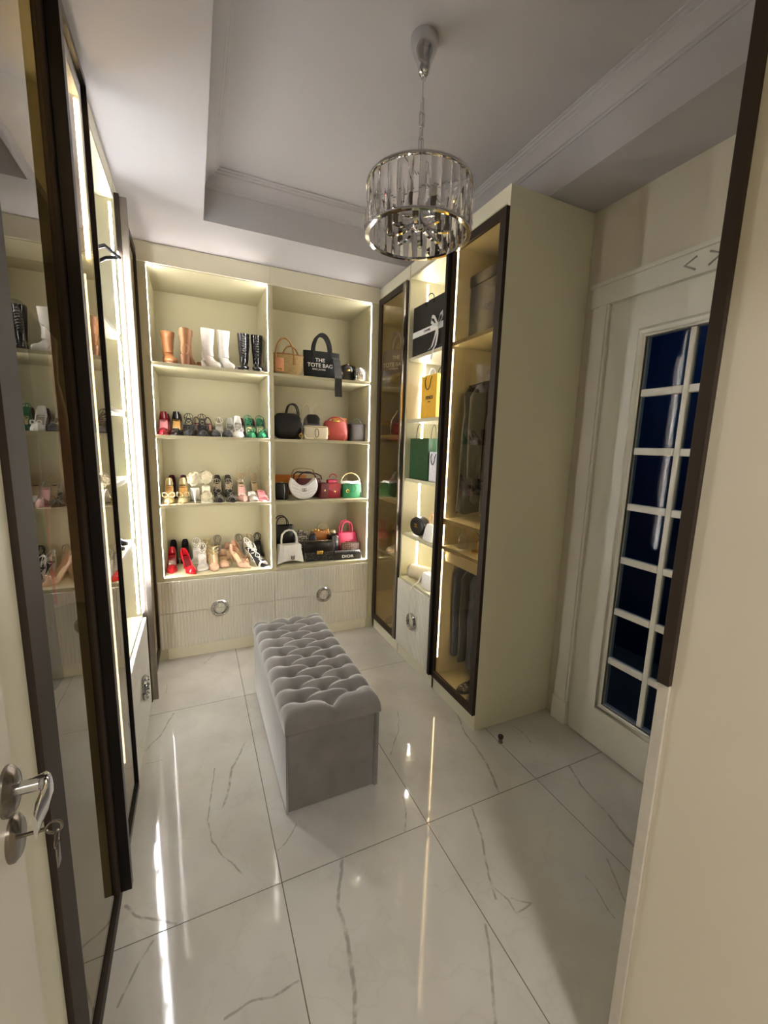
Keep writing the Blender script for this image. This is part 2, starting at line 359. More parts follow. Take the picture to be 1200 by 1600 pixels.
b = MB().box(XW-.001, XW+.09, .205, .2349, 0, 2.264).box(XW-.001, XW+.09, -.5649, -.53, 0, 2.264).box(XW-.001, XW+.09, -.53, .205, 2.237, 2.264)
b.ob('door_frame', DOORW, d1t)
# room beyond the glazed door (night-dark, bluish)
NAVY = mat('navy_wall', '#28466e', .7)
b = MB().box(2.85, 2.9, -1.2, .9, 0, 2.7).box(XW+.09, 2.85, .85, .9, 0, 2.7).box(XW+.09, 2.85, -1.2, -1.15, 0, 2.7).box(XW+.09, 2.9, -1.2, .9, 2.65, 2.7)
struct(b.ob('wall_beyond', NAVY))
bl = thing('added_fill_lamp', 'small lamp added beyond the glazed door to tint its panes blue', 'lamp', (2.55, -.1, 2.65))  # unseen lamp added so the upper panes look blue
MB().lathe([(.0, 0), (.07, 0), (.07, -.03), (0, -.03)], 20, (2.55, -.1, 2.65)).ob('diffuser', emis('blue_fill_light', (.35, .6, 1.0), BLUE_FILL_POWER), bl)
# ---- fill lamp added in the unseen hall behind the camera
hl = thing('added_fill_lamp', 'round fill lamp added in the hall outside the doorway', 'lamp', (.1, -2.4, 2.7))
MB().lathe([(0, 0), (.19, 0), (.19, -.03), (0, -.03)], 32, (.1, -2.4, 2.7)).ob('lamp_base', CHROME, hl)
MB().lathe([(0, -.031), (.175, -.031), (.16, -.06), (.1, -.08), (0, -.085)], 32, (.1, -2.4, 2.7)).ob('diffuser', emis('hall_fill_light', (1, .965, .93), HALL_FILL_POWER), hl, smooth=True)
# ---- white entry door standing open at the left
d2 = struct(bpy.data.objects.new('door_2', None)); COL.objects.link(d2); OFF['door_2'] = (0, 0, 0)
EX = -.46; EY0, EY1 = -1.43, -.612
box('leaf', DOORW, d2, -.5, EX, EY0, EY1, .008, 2.1, c=.003)
for z0, z1 in ((.2, .82), (1.28, 1.95)):
    rect_moulding(-1.28, -.76, z0, z1, EX, [(0, -.002), (0, .004), (.008, .009), (.016, .006), (.024, .009), (.03, 0), (.03, -.002)], 1).ob('panel_moulding', DOORW, d2, smooth=30)
LY, LZ = -.64, 1.097
b = MB().lathe([(0, 0), (.027, 0), (.027, .004), (.021, .010), (.012, .012), (0, .012)], 28).xf(Matrix.Translation((EX, LY, LZ)) @ Matrix.Rotation(PI/2, 4, 'Y') @ Matrix.Diagonal((1.25, 1, 1, 1)))
rose = b.ob('handle_rose', NICKEL, d2, smooth=True)
b = MB().tube([(EX+.008, LY, LZ), (EX+.035, LY, LZ)], .0085, 12)
pts = [(EX+.030, LY+.004, LZ), (EX+.044, LY-.004, LZ+.004), (EX+.05, LY-.016, LZ+.006), (EX+.05, LY-.034, LZ+.004), (EX+.048, LY-.056, LZ), (EX+.05, LY-.074, LZ-.002)]
rings = []
for i, p in enumerate(pts):
    hw = (.009, .015, .019, .020, .019, .015)[i]; th = (.009, .006, .0045, .004, .004, .003)[i]
    rings.append([(p[0]+th*math.cos(t)*.8, p[1], p[2]+hw*math.sin(t)) for t in [2*PI*k/12 for k in range(12)]])
b.loft(rings); b.ob('lever_handle', CHROME, d2, smooth=50)
KZ = LZ-.07
MB().lathe([(0, 0), (.025, 0), (.025, .004), (.02, .009), (0, .0095)], 28).xf(Matrix.Translation((EX, LY, KZ)) @ Matrix.Rotation(PI/2, 4, 'Y') @ Matrix.Diagonal((1.25, 1, 1, 1))).ob('escutcheon', NICKEL, d2, smooth=True)
b = MB().tube([(EX+.006, LY, KZ), (EX+.034, LY, KZ)], .0025, 8); b.torus((EX+.044, LY, KZ), .009, .002, 'y', 20, 6)
b.torus((EX+.046, LY-.002, KZ-.018), .011, .0008, 'x', 20, 5); b.cbox(EX+.045, EX+.047, LY-.009, LY+.005, KZ-.058, KZ-.028, .0006)
b.ob('key', NICKEL, d2, smooth=40)
# plain panel at the left behind the open door
wl = thing('wardrobe', 'plain cream wardrobe beside the tinted glass doors, behind the open white door', 'wardrobe', (-.79, -.93, 0))
box('body', CREAM, wl, -1.068, -.525, -1.468, -.402, 0, ZD-.002)
box('door', CREAM, wl, -.5245, -.505, -1.46, -.402, .06, 2.64)
# ---- near right wardrobe with long bronze handle
wr = thing('wardrobe', 'plain cream wardrobe with a long bronze edge handle near the glazed door', 'wardrobe', (1.15, -1.13, 0))
box('body', CREAM, wr, .664, XW-.002, -1.468, -.79, 0, ZD-.002)
box('door', mat('cream_satin_front', '#d6cebb', .5, var=.02, scale=3), wr, .643, .6635, -1.46, -.809, .06, 2.68)
box('edge_strip', mat('pale_edge_band', '#c4bdb0', .5), wr, .636, .6635, -.8085, -.786, .0, 1.083, c=.001)
box('handle', BRONZE, wr, .632, .6635, -.8085, -.785, 1.084, 2.68, c=.001)
# door stop on the floor
ds = thing('door_stop', 'small round brushed metal door stop standing on the marble floor', 'door stop', (1.205, .262, 0))
MB().lathe([(0, 0), (.013, 0), (.013, .004), (.0105, .006), (.0105, .024), (.0125, .026)], 20, (1.205, .262, 0)).ob('post', NICKEL, ds, smooth=35)
MB().lathe([(0.0135, .026), (.0145, .028), (.0145, .038), (.012, .041), (0, .041)], 20, (1.205, .262, 0)).ob('rubber_cap', mat('dark_rubber', '#2c2622', .6), ds, smooth=35)

# ================================================================ CABINETS
def led(parent, x0, x1, y0, y1, z0, z1, m=None, cover=None):
    o = box('led_strip', m or LED, parent, x0, x1, y0, y1, z0, z1)
    if cover: box('channel', NICKEL, o, *cover, z0, z1)
    return o
def fluted(axis, a0, a1, z0, z1, f, sgn, pitch=.021):
    """fluted drawer front; axis 'x' spans x and faces -y, axis 'y' spans y and faces sgn*x.  f = front coordinate"""
    n = max(2, round((a1-a0)/pitch)); p = (a1-a0)/n; line = []
    for i in range(n):
        s = a0+i*p
        for d, h in ((.0015, -.0045), (.0035, -.0008), (.006, 0), (p-.006, 0), (p-.0035, -.0008), (p-.0015, -.0045)): line.append((s+d, h))
    line = [(a0, -.018), (a0, -.0045)]+line+[(a1, -.0045), (a1, -.018)]
    rings = []
    for z in (z0, z1): rings.append([(q, f-h, z) if axis == 'x' else (f+sgn*h, q, z) for q, h in line])
    return MB().loft(rings)
CRYST = mat('crystal_chrome', '#b9b6b2', .12, metal=.9, var=.35, scale=140)
def half_ring(parent, c, up_, axis, sgn=1, R=.05):
    b = MB(); a0, a1 = ((.03, PI-.03) if up_ else (PI+.03, 2*PI-.03))
    ax = 'y' if axis == 'x' else 'x'
    b.torus(c, R, .013, ax, 16, 6, a0, a1, sq=.8)
    for k in range(7):
        a = a0+(a1-a0)*(k+.5)/7; q = (R*math.cos(a), R*math.sin(a)); o = -.008 if axis == 'x' else .008*sgn
        p = (c[0]+q[0], c[1]+o, c[2]+q[1]) if axis == 'x' else (c[0]+o, c[1]+q[0], c[2]+q[1])
        b.lathe([(0, -.006), (.006, 0), (0, .006)], 6, p)
    return b.ob('handle', CRYST, parent)
def drawers(parent, axis, a0, a1, f, sgn=1, zs=((.351, .578), (.09, .348))):
    mid = (a0+a1)/2
    for i, (z0, z1) in enumerate(zs):
        d = fluted(axis, a0+.0015, a1-.0015, z0, z1, f, sgn).ob('drawer', DRAWER, parent)
        c = (mid, f-.012, .3495) if axis == 'x' else (f+sgn*.012, mid, .3495)
        half_ring(d, c, i == 0, axis, sgn)
# ---- back wall, shoe column and handbag column
def back_unit(name, label, x0, xi0, xi1, x1):
    t = thing(name, label, 'cabinet', ((x0+x1)/2, 2.1, 0))
    box('side_panel', CREAMIN, t, x0, xi0, YB, YBACK, 0, 2.66); box('side_panel', CREAMIN, t, xi1, x1, YB, YBACK, 0, 2.66)
    box('back_panel', CREAMIN, t, xi0, xi1, 2.346, YBACK, 0, 2.64)
    box('top_panel', CREAMIN, t, xi0, xi1, YB+.004, 2.346, 2.6127, 2.635)
    box('fascia', CREAM, t, x0, x1, YB-.006, YB+.016, 2.618, ZD-.002, c=.002)
    for z in (2.0293, 1.5673, 1.1029): box('shelf', CREAMIN, t, xi0+.0005, xi1-.0005, YB+.008, 2.3455, z-.011, z+.011, c=.0015)
    box('deck', CREAMIN, t, xi0, xi1, YB-.004, 2.346, .582, .6036)
    box('plinth', CREAM, t, xi0, xi1, YB+.001, YB+.018, 0, .086)
    drawers(t, 'x', x0+.02 if x0 < 0 else x0, x1 if x0 < 0 else x1-.055, YB-.016)
    zz = [.6046, 1.0914, 1.1144, 1.5558, 1.5788, 2.0178, 2.0408, 2.6122]
    for i in range(4):
        for a, b_ in ((xi0-.003, xi0+.0004), (xi1-.0004, xi1+.003))[0 if x0 < 0 else 1:]: led(t, a, b_, YB+.003, YB+.014, zz[2*i]+.004, zz[2*i+1]-.004)
    return t
back_unit('display_cabinet', 'cream built-in cabinet with lit shelves of shoes above fluted drawers', -.512, -.447, .278, .2953)
back_unit('display_cabinet', 'cream built-in cabinet with lit shelves of handbags above fluted drawers', .2957, .3127, 1.058, 1.1195)
# ---- glass door in an x = const plane.  sgn: outward direction (-1 right side, +1 left side)
def glass_door(parent, f, sgn, y0, y1, z0, z1, hy, hp, hm, st=(.04, .04), hz=None, fm=None):
    xa, xb = sorted((f, f-sgn*.02)); b = MB(); fm = fm or BRONZE
    b.box(xa, xb, y0, y0+st[0], z0, z1).box(xa, xb, y1-st[1], y1, z0, z1).box(xa, xb, y0+st[0], y1-st[1], z0, z0+.04).box(xa, xb, y0+st[0], y1-st[1], z1-.04, z1)
    d = b.ob('door', fm, parent)
    box('pane', GLASSB, d, f-sgn*.012, f-sgn*.008, y0+st[0]-.003, y1-st[1]+.003, z0+.037, z1-.037)
    xs = sorted((f, f+sgn*hp)); hz = hz or (z0+.01, z1-.01)
    box('handle', hm, d, xs[0], xs[1], hy[0], hy[1], hz[0], hz[1], c=.0015)
    return d
def side_unit(name, label, sgn, y0, y1, shelves, loc, ledpos=None, dim=True, lm=None, deck=.1, near_t=.018, ymax=None, lz=None):
    """carcass with its front at x = XR (sgn -1) or XL (sgn +1), running back to the wall"""
    F = XR if sgn < 0 else XL; W = XW-.003 if sgn < 0 else -1.067
    t = thing(name, label, 'cabinet', loc); ye = ymax or y1
    def bx(n, m, a, b_, *r, **k): box(n, m, t, min(a, b_), max(a, b_), *r, **k)
    bx('side_panel', CREAM, F, W, y0, y0+near_t, 0, ZD-.004); bx('side_panel', CREAMIN, F, W, ye-.018, ye, 0, ZD-.004)
    bx('back_panel', CREAMIN, W, W-(-sgn)*.014, y0+near_t, ye-.018, .1, 2.66)
    bx('top_panel', CREAMIN, F, W, y0+near_t, ye-.018, 2.642, 2.66)
    bx('fascia', CREAM, F, F-sgn*.02, y0+near_t, ye-.018, 2.6605, ZD-.004)
    bx('plinth', CREAM, F-sgn*.0, F-sgn*.018, y0+near_t, y1-.001, 0, .084)
    bx('deck', CREAMIN, F-sgn*.001, W-(-sgn)*.015, y0+near_t, ye-.018, deck-.014, deck)
    for z in shelves: bx('shelf', CREAMIN, F-sgn*.012, W-(-sgn)*.0145, y0+near_t+.0003, ye-.0183, z-.011, z+.011, c=.0015)
    zs = [deck]+list(shelves)+[2.642]; lx = ledpos if ledpos is not None else F-sgn*.02
    if lz: zs = lz
    for a, b_ in zip(zs, zs[1:]):
        l = lm or (LEDD if dim else LED)
        q = .006 if dim else (.0044 if lm is LEDC else .011); wq = .0025 if dim else .0035; xs = sorted((lx, lx-sgn*q)); cs = sorted((lx-sgn*(q+.0001), lx-sgn*(q+.0015)))
        for c, d in ((y0+near_t-.003, y0+near_t+.0004), (ye-.0184, ye-.015)) if lm is not LEDC else ((y0+.004, y0+.014), (ye-.015, ye-.005)): led(t, xs[0], xs[1], c, d, a+.016, min(b_-.016, 2.42) if lm is LEDC else b_-.016, l)
    return t
# right: tall wardrobe, open shelves, corner cabinet
RT = side_unit('glass_wardrobe', 'tall cream wardrobe with one tinted glass door beside the white glazed door', -1, .3875, .8445, (2.13, 1.115, .945), (1.4, .62, 0), lz=[.2, 1.1, 2.12, 2.64])
glass_door(RT, 1.105, -1, .387, .843, .098, 2.637, (.816, .842), .024, BLACKP)
RO = side_unit('open_shelving', 'lit open shelving with shopping bags above fluted drawers, between two glass doors', -1, .845, 1.3555, (2.13, 1.722, 1.318, .922), (1.4, 1.1, 0), ledpos=1.25, dim=False, deck=.604)
drawers(RO, 'y', .847, 1.354, 1.108, -1, ((.351, .588), (.09, .348)))
RC = side_unit('glass_wardrobe', 'narrow corner wardrobe with tinted glass door, grey tote bag on its upper shelf', -1, 1.356, 1.8125, (2.06, 1.62, 1.13, .7), (1.4, 1.7, 0), ymax=2.3715)
glass_door(RC, 1.105, -1, 1.3575, 1.81, .098, 2.637, (1.359, 1.383), .014, NICKEL)
# left: double wardrobe, open shelves, corner cabinet
LT = side_unit('glass_wardrobe', 'long wardrobe with two tinted glass doors and black bar handle beside the entry door', 1, -.399, .5755, (2.13,), (-.79, .1, 0), dim=True, lm=LEDF, deck=.1, lz=[.2, 1.4, 2.12])
glass_door(LT, -.495, 1, -.397, .0885, .075, 2.7, (.09, .118), .03, BLACKP, st=(.085, .02), hz=(.1, 2.69))
d2b = MB(); xa, xb = -.515, -.495
d2b.box(xa, xb, .0915, .1115, .075, 2.7).box(xa, xb, .5635, .5745, .075, 2.7).box(xa, xb, .1115, .5635, .075, .105).box(xa, xb, .1115, .5635, 2.68, 2.7)
dd = d2b.ob('door', BLACKP, LT); box('pane', GLASSB, dd, -.507, -.503, .1085, .566, .103, 2.682)
for c, d in ((-.381, -.376), (.5525, .5575)): led(LT, -.53, -.521, c, d, 2.155, 2.63, LEDD, (-.5315, -.5301, c, d))
LO = side_unit('open_shelving', 'lit open shelving with patterned shopper bag above fluted drawers, between glass doors', 1, .576, 1.2085, (2.03, 1.67, 1.35, 1.02), (-.79, .9, 0), ledpos=-.5105, lm=LEDC, dim=False, deck=.604)
for a, b_ in zip([.604, 1.02, 1.35, 1.67, 2.03], [1.02, 1.35, 1.67, 2.03, 2.642]):
    for c, d in ((.591, .5944), (1.1901, 1.1935)): led(LO, -.536, -.527, c, d, a+.016, b_-.016, LEDC)  # second set of strips, added to brighten the left shelving interior
drawers(LO, 'y', .578, 1.207, -.498, 1, ((.351, .588), (.09, .348)))
LC = side_unit('glass_wardrobe', 'corner wardrobe with tinted glass door left of the shoe shelves', 1, 1.209, 1.829, (2.06, 1.0), (-.79, 1.6, 0), ymax=2.3715)
glass_door(LC, -.495, 1, 1.2105, 1.827, .075, 2.68, (1.2115, 1.236), .03, NICKEL, st=(.03, .012))

# ================================================================ BENCH
BX0, BX1, BY0, BY1 = .066, .482, .246, 1.24
bench = thing('storage_bench', 'grey velvet storage bench with deep button-tufted lid', 'bench', ((BX0+BX1)/2, (BY0+BY1)/2, 0))
body = MB(); body.cbox(BX0+.008, BX1-.0195, BY0+.012, BY1-.012, .012, .38, .008).ob('body', VELVET, bench, smooth=40)
for x0, x1 in ((BX0, BX0+.006), (BX1-.0155, BX1-.001)): MB().cbox(x0, x1, BY0+.004, BY1-.004, .014, .378, .0022).ob('side_panel', VELVET, bench, smooth=40)
for px in (BX0+.05, BX1-.07):
    for py in (BY0+.05, BY1-.05): MB().lathe([(.014, 0), (.016, .0125)], 12, (px, py, 0)).ob('foot', mat('black_plastic', '#151413', .6), bench)
W_, L_ = BX1-BX0+.008, BY1-BY0+.008; cx_, cy_ = (BX0+BX1)/2, (BY0+BY1)/2
pit = (L_-.11)/8.5; buttons = []
for i in range(9): buttons.append((0, -L_/2+.062+i*pit, 'c'))
for i in range(9):
    for s in (-1, 1): buttons.append((s*W_*.27, -L_/2+.062+(i+.5)*pit, 's'))
segs = []
for bx_, by_, k in buttons:
    if k == 'c':
        for s in (-1, 1):
            for e in (-.5, .5):
                q = (s*W_*.27, by_+e*pit)
                if any(abs(q[0]-b2[0]) < 1e-4 and abs(q[1]-b2[1]) < 1e-4 for b2 in buttons): segs.append(((bx_, by_), q))
    else: segs.append(((bx_, by_), (math.copysign(W_/2, bx_), by_)))
segs.append(((0, buttons[0][1]), (0, -L_/2))); segs.append(((0, buttons[8][1]), (0, L_/2)))
for s in (-1, 1): segs.append(((s*W_*.27, buttons[-1][1]), (s*W_*.27, L_/2)))
def sd(x, y, a, c):
    dx, dy = c[0]-a[0], c[1]-a[1]; t = max(0, min(1, ((x-a[0])*dx+(y-a[1])*dy)/(dx*dx+dy*dy))); return math.hypot(x-a[0]-t*dx, y-a[1]-t*dy)
NX, NY = 78, 186; H0, RAD = .074, .042
vs_, fs_ = [], []
def lidpt(u, v):
    # u,v in [-1,1]; outer part of the range runs down the sides
    def sx(t, half):
        lim = 1-.16 if half < .3 else 1-.07
        a = abs(t)
        if a <= lim: return math.copysign(a/lim*(half-RAD), t), 0.0
        k = (a-lim)/(1-lim)          # 0..1 quarter circle then straight down
        if k < .7: an = k/.7*PI/2; return math.copysign(half-RAD+RAD*math.sin(an), t), RAD*(1-math.cos(an))
        return math.copysign(half, t), RAD+(k-.7)/.3*(H0-RAD)
    x, dx = sx(u, W_/2); y, dy = sx(v, L_/2)
    d = min(H0, math.hypot(dx, dy) if min(dx, dy) < RAD else max(dx, dy))
    b1 = min(math.hypot(x-q[0], y-q[1]) for q in buttons)
    s1 = min(sd(x, y, a, c) for a, c in segs)
    k = max(0, 1-d/(H0*.75))
    dep = .034*math.exp(-(b1/.020)**1.6)+.008*math.exp(-(s1/.009)**1.3)-.010*(1-math.exp(-(s1/.028)**2))*(1-math.exp(-(b1/.036)**2))
    return (cx_+x, cy_+y, .386+H0-d-dep*k)
for j in range(NY+1):
    for i in range(NX+1): vs_.append(lidpt(-1+2*i/NX, -1+2*j/NY))
for j in range(NY):
    for i in range(NX): a = j*(NX+1)+i; fs_.append((a, a+1, a+NX+2, a+NX+1))
lid = MB().add(vs_, fs_).ob('tufted_lid', VELVET, bench, smooth='all')
for q in buttons:
    MB().lathe([(.0, .006), (.005, .005), (.0075, .002), (.008, -.002)], 10, (cx_+q[0], cy_+q[1], .386+H0-.048)).ob('button', VELVET, lid, smooth='all')

# ================================================================ CHANDELIER
CX, CY = .58, .245; ZB, ZTP, CR = 2.335, 2.5, .19
ch = thing('chandelier', 'round crystal prism chandelier with chrome rings hanging on a chain', 'chandelier', (CX, CY, ZT))
MB().lathe([(0, 0), (.05, 0), (.0505, -.012), (.047, -.03), (.036, -.055), (.027, -.075), (.022, -.088), (.019, -.104), (.014, -.112), (0, -.114)], 32, (CX, CY, ZT)).ob('canopy', CHROME, ch, smooth=60)
MB().torus((CX, CY, ZT-.12), .009, .0022, 'y', 16, 6).ob('hook', CHROME, ch, smooth=True)
MB().tube([(CX, CY, ZT-.115), (CX+.002, CY, ZT-.25), (CX-.001, CY, ZB+.09)], .0016, 6).ob('cable', mat('clear_cord', '#8f8a85', .3), ch)
z = ZT-.128; k = 0; straight = ZT-.19
MB().tube([(CX, CY, ZT-.125), (CX, CY, straight+.004)], .0024, 8).ob('rod', CHROME, ch)
z = straight
while z-.046 > ZTP-.035:
    b = MB(); n = 20; pts = []
    for i in range(n):
        a = 2*PI*i/n; hx = .0095*math.cos(a); hz = math.copysign(.0155, math.sin(a))+.0095*math.sin(a)
        pts.append((CX+(hx if k % 2 else 0), CY+(0 if k % 2 else hx), z-.02+hz))
    b.tube(pts, .0023, 6, closed=True).ob('chain_link', CHROME, ch, smooth=True); z -= .0405; k += 1
ztop = z
def pm(key):
    m = bpy.data.materials.new(key); m.use_nodes = True; nt = m.node_tree; nt.nodes.clear()
    g = nt.nodes.new('ShaderNodeBsdfGlass'); g.inputs['IOR'].default_value = 1.22; g.inputs['Roughness'].default_value = 0; g.inputs[0].default_value = (1, .99, .98, 1)
    o = nt.nodes.new('ShaderNodeOutputMaterial'); nt.links.new(g.outputs[0], o.inputs[0]); return m
PRISM = pm('crystal_glass')
for zz, nm in ((ZTP, 'top_ring'), (ZB, 'bottom_ring')):
    MB().lathe([(CR-.006, -.004), (CR+.008, -.004), (CR+.009, 0), (CR+.008, .005), (CR-.006, .005), (CR-.006, -.004)], 60, (CX, CY, zz), False).ob(nm, CHROME, ch, smooth=30)
NP = 32
me = None
for i in range(NP):
    a = 2*PI*i/NP; hw = CR*math.tan(PI/NP)*.92
    if me is None:
        # faceted bar: wide at one end, ridge down the middle
        rings = []
        for zt, rdg, wv in ((ZB+.006, .010, 1.0), (ZB+.03, .013, 1.0), (ZTP-.03, .006, 1.0), (ZTP-.006, .004, 1.0)):
            rings.append([(-.003, -hw*wv, zt), (.002, -hw*wv, zt), (rdg, 0, zt), (.002, hw*wv, zt), (-.003, hw*wv, zt), (-.005, 0, zt)])
        o = MB().loft(rings).ob('prism', PRISM, ch, world=False); me = o.data
        for q in me.vertices: q.co.z -= ZT
    else: o = bpy.data.objects.new('prism', me); COL.objects.link(o); o.parent = ch
    o.location = (CR*math.cos(a), CR*math.sin(a), 0); o.rotation_euler = (0, 0, a if i % 2 == 0 else a)
MB().lathe([(0, .17), (.006, .17), (.008, .13), (.016, .12), (.018, .05), (.024, .045), (.024, .03), (.012, .02), (0, .018)], 20, (CX, CY, ZB)).ob('stem', CHROME, ch, smooth=35)
MB().tube([(CX, CY, ZB+.16), (CX, CY, ztop+.02)], .003, 8).ob('rod', CHROME, ch)
for i in range(4):
    a = PI/4+i*PI/2
    MB().tube([(CX, CY, ZTP-.002), (CX+CR*math.cos(a), CY+CR*math.sin(a), ZTP-.002)], .0025, 6).ob('spoke', CHROME, ch)
for i in range(8):
    a = 2*PI*i/8+.2; ca, sa = math.cos(a), math.sin(a); r0 = .02
    pts = [(CX+ca*q, CY+sa*q, ZB+h) for q, h in ((.012, .085), (.02, .05), (.034, .03), (.055, .018), (.085, .012), (.115, .012))]
    arm = MB().band(pts, (-sa, ca, 0), .012, .009).ob('arm', CHROME, ch, smooth=30)
    MB().lathe([(0, -.006), (.009, -.006), (.011, 0), (.011, .02), (.0085, .022), (.0085, .07), (0, .07)], 14, (CX+ca*.108, CY+sa*.108, ZB+.018)).ob('socket', NICKEL, arm, smooth=35)
    MB().lathe([(0, .072), (.006, .073), (.009, .085), (.007, .1), (.002, .115), (0, .116)], 12, (CX+ca*.108, CY+sa*.108, ZB+.018)).ob('bulb', mat('frosted_bulb', '#c9c6c0', .3), arm, smooth='all')

# ================================================================ SHOES
WID = {'point': [(0, .014), (.05, .024), (.14, .027), (.4, .026), (.66, .037), (.8, .029), (.92, .013), (1, .003)],
       'round': [(0, .014), (.05, .024), (.14, .027), (.4, .027), (.68, .038), (.85, .034), (.95, .022), (1, .008)],
       'square': [(0, .014), (.05, .024), (.14, .027), (.4, .027), (.68, .038), (.88, .035), (.97, .031), (1, .028)]}
TH = [(0, .060), (.06, .057), (.16, .042), (.36, .023), (.52, .022), (.64, .046), (.82, .034), (1, .010)]
def shoe_frame(h, L, toe):
    def zs(t): return .005+h*(.5+.5*math.cos(PI*max(0, min(1, (t-.07)/.57))))
    def wd(t): return lerp(WID[toe], t)
    def y(t): return L/2-t*L
    return zs, wd, y
def plate(zs, wd, y, t0, t1, k, z0, z1, n=20):
    rings = []
    for i in range(n+1):
        t = t0+(t1-t0)*i/n; w_ = wd(t)*k
        rings.append([(-w_, y(t), zs(t)+z0), (w_, y(t), zs(t)+z0), (w_, y(t), zs(t)+z1), (-w_, y(t), zs(t)+z1)])
    return MB().loft(rings)
def arch(zs, wd, y, t, hgt, wband, n=10, th=.002, lean=0.0):
    """strap over the foot at position t"""
    pts = []
    for i in range(n+1):
        a = PI*i/n; w_ = wd(t)+.001
        pts.append((w_*math.cos(a), y(t)+lean*math.sin(a), zs(t)+hgt*math.sin(a)))
    rings = []
    for i, p in enumerate(pts):
        a = PI*i/n; n_ = Vector((math.cos(a), 0, math.sin(a))); wv = Vector((0, 1, -.25)).normalized()*wband/2; P = Vector(p)
        rings.append([P-wv-n_*th/2, P+wv-n_*th/2, P+wv+n_*th/2, P-wv+n_*th/2])
    return MB().loft(rings)
def bow(b, c, s=.022):
    for sg in (-1, 1):
        pts = [Vector(c)+Vector((sg*s*q, -.002, s*hh)) for q, hh in ((0, 0), (.5, .55), (1, .5), (1.05, -.15), (.6, -.35), (0, 0))]
        b.tube(pts, [s*.14, s*.22, s*.24, s*.22, s*.2, s*.12], 8, flat=.6)
    b.tube([Vector(c)+Vector((0, -.006, s*.25)), Vector(c)+Vector((0, -.006, -s*.25))], s*.2, 8); return b
def fluff(c, r, n=260, seed=3):
    rnd = random.Random(seed); b = MB()
    for i in range(n):
        z_ = 1-2*(i+.5)/n; a = i*2.39996; q = math.sqrt(1-z_*z_); d = Vector((q*math.cos(a), q*math.sin(a), z_)); s = Vector((-d.y, d.x, .3)).normalized(); u = d.cross(s)
        r1 = r*(.82+.3*rnd.random()); p0 = Vector(c)+d*r*.45; p1 = Vector(c)+d*r1
        k = r*.17; b.add([p0+s*k*.6, p0-s*k*.6, p1-s*k+u*k*.6, p1+s*k+u*k*.6, p1+d*r*.08-u*k*.5], [(0, 1, 2, 3), (3, 2, 4)])
    b.lathe([(0, -r*.7), (r*.5, -r*.5), (r*.7, 0), (r*.5, r*.5), (0, r*.7)], 12, c); return b
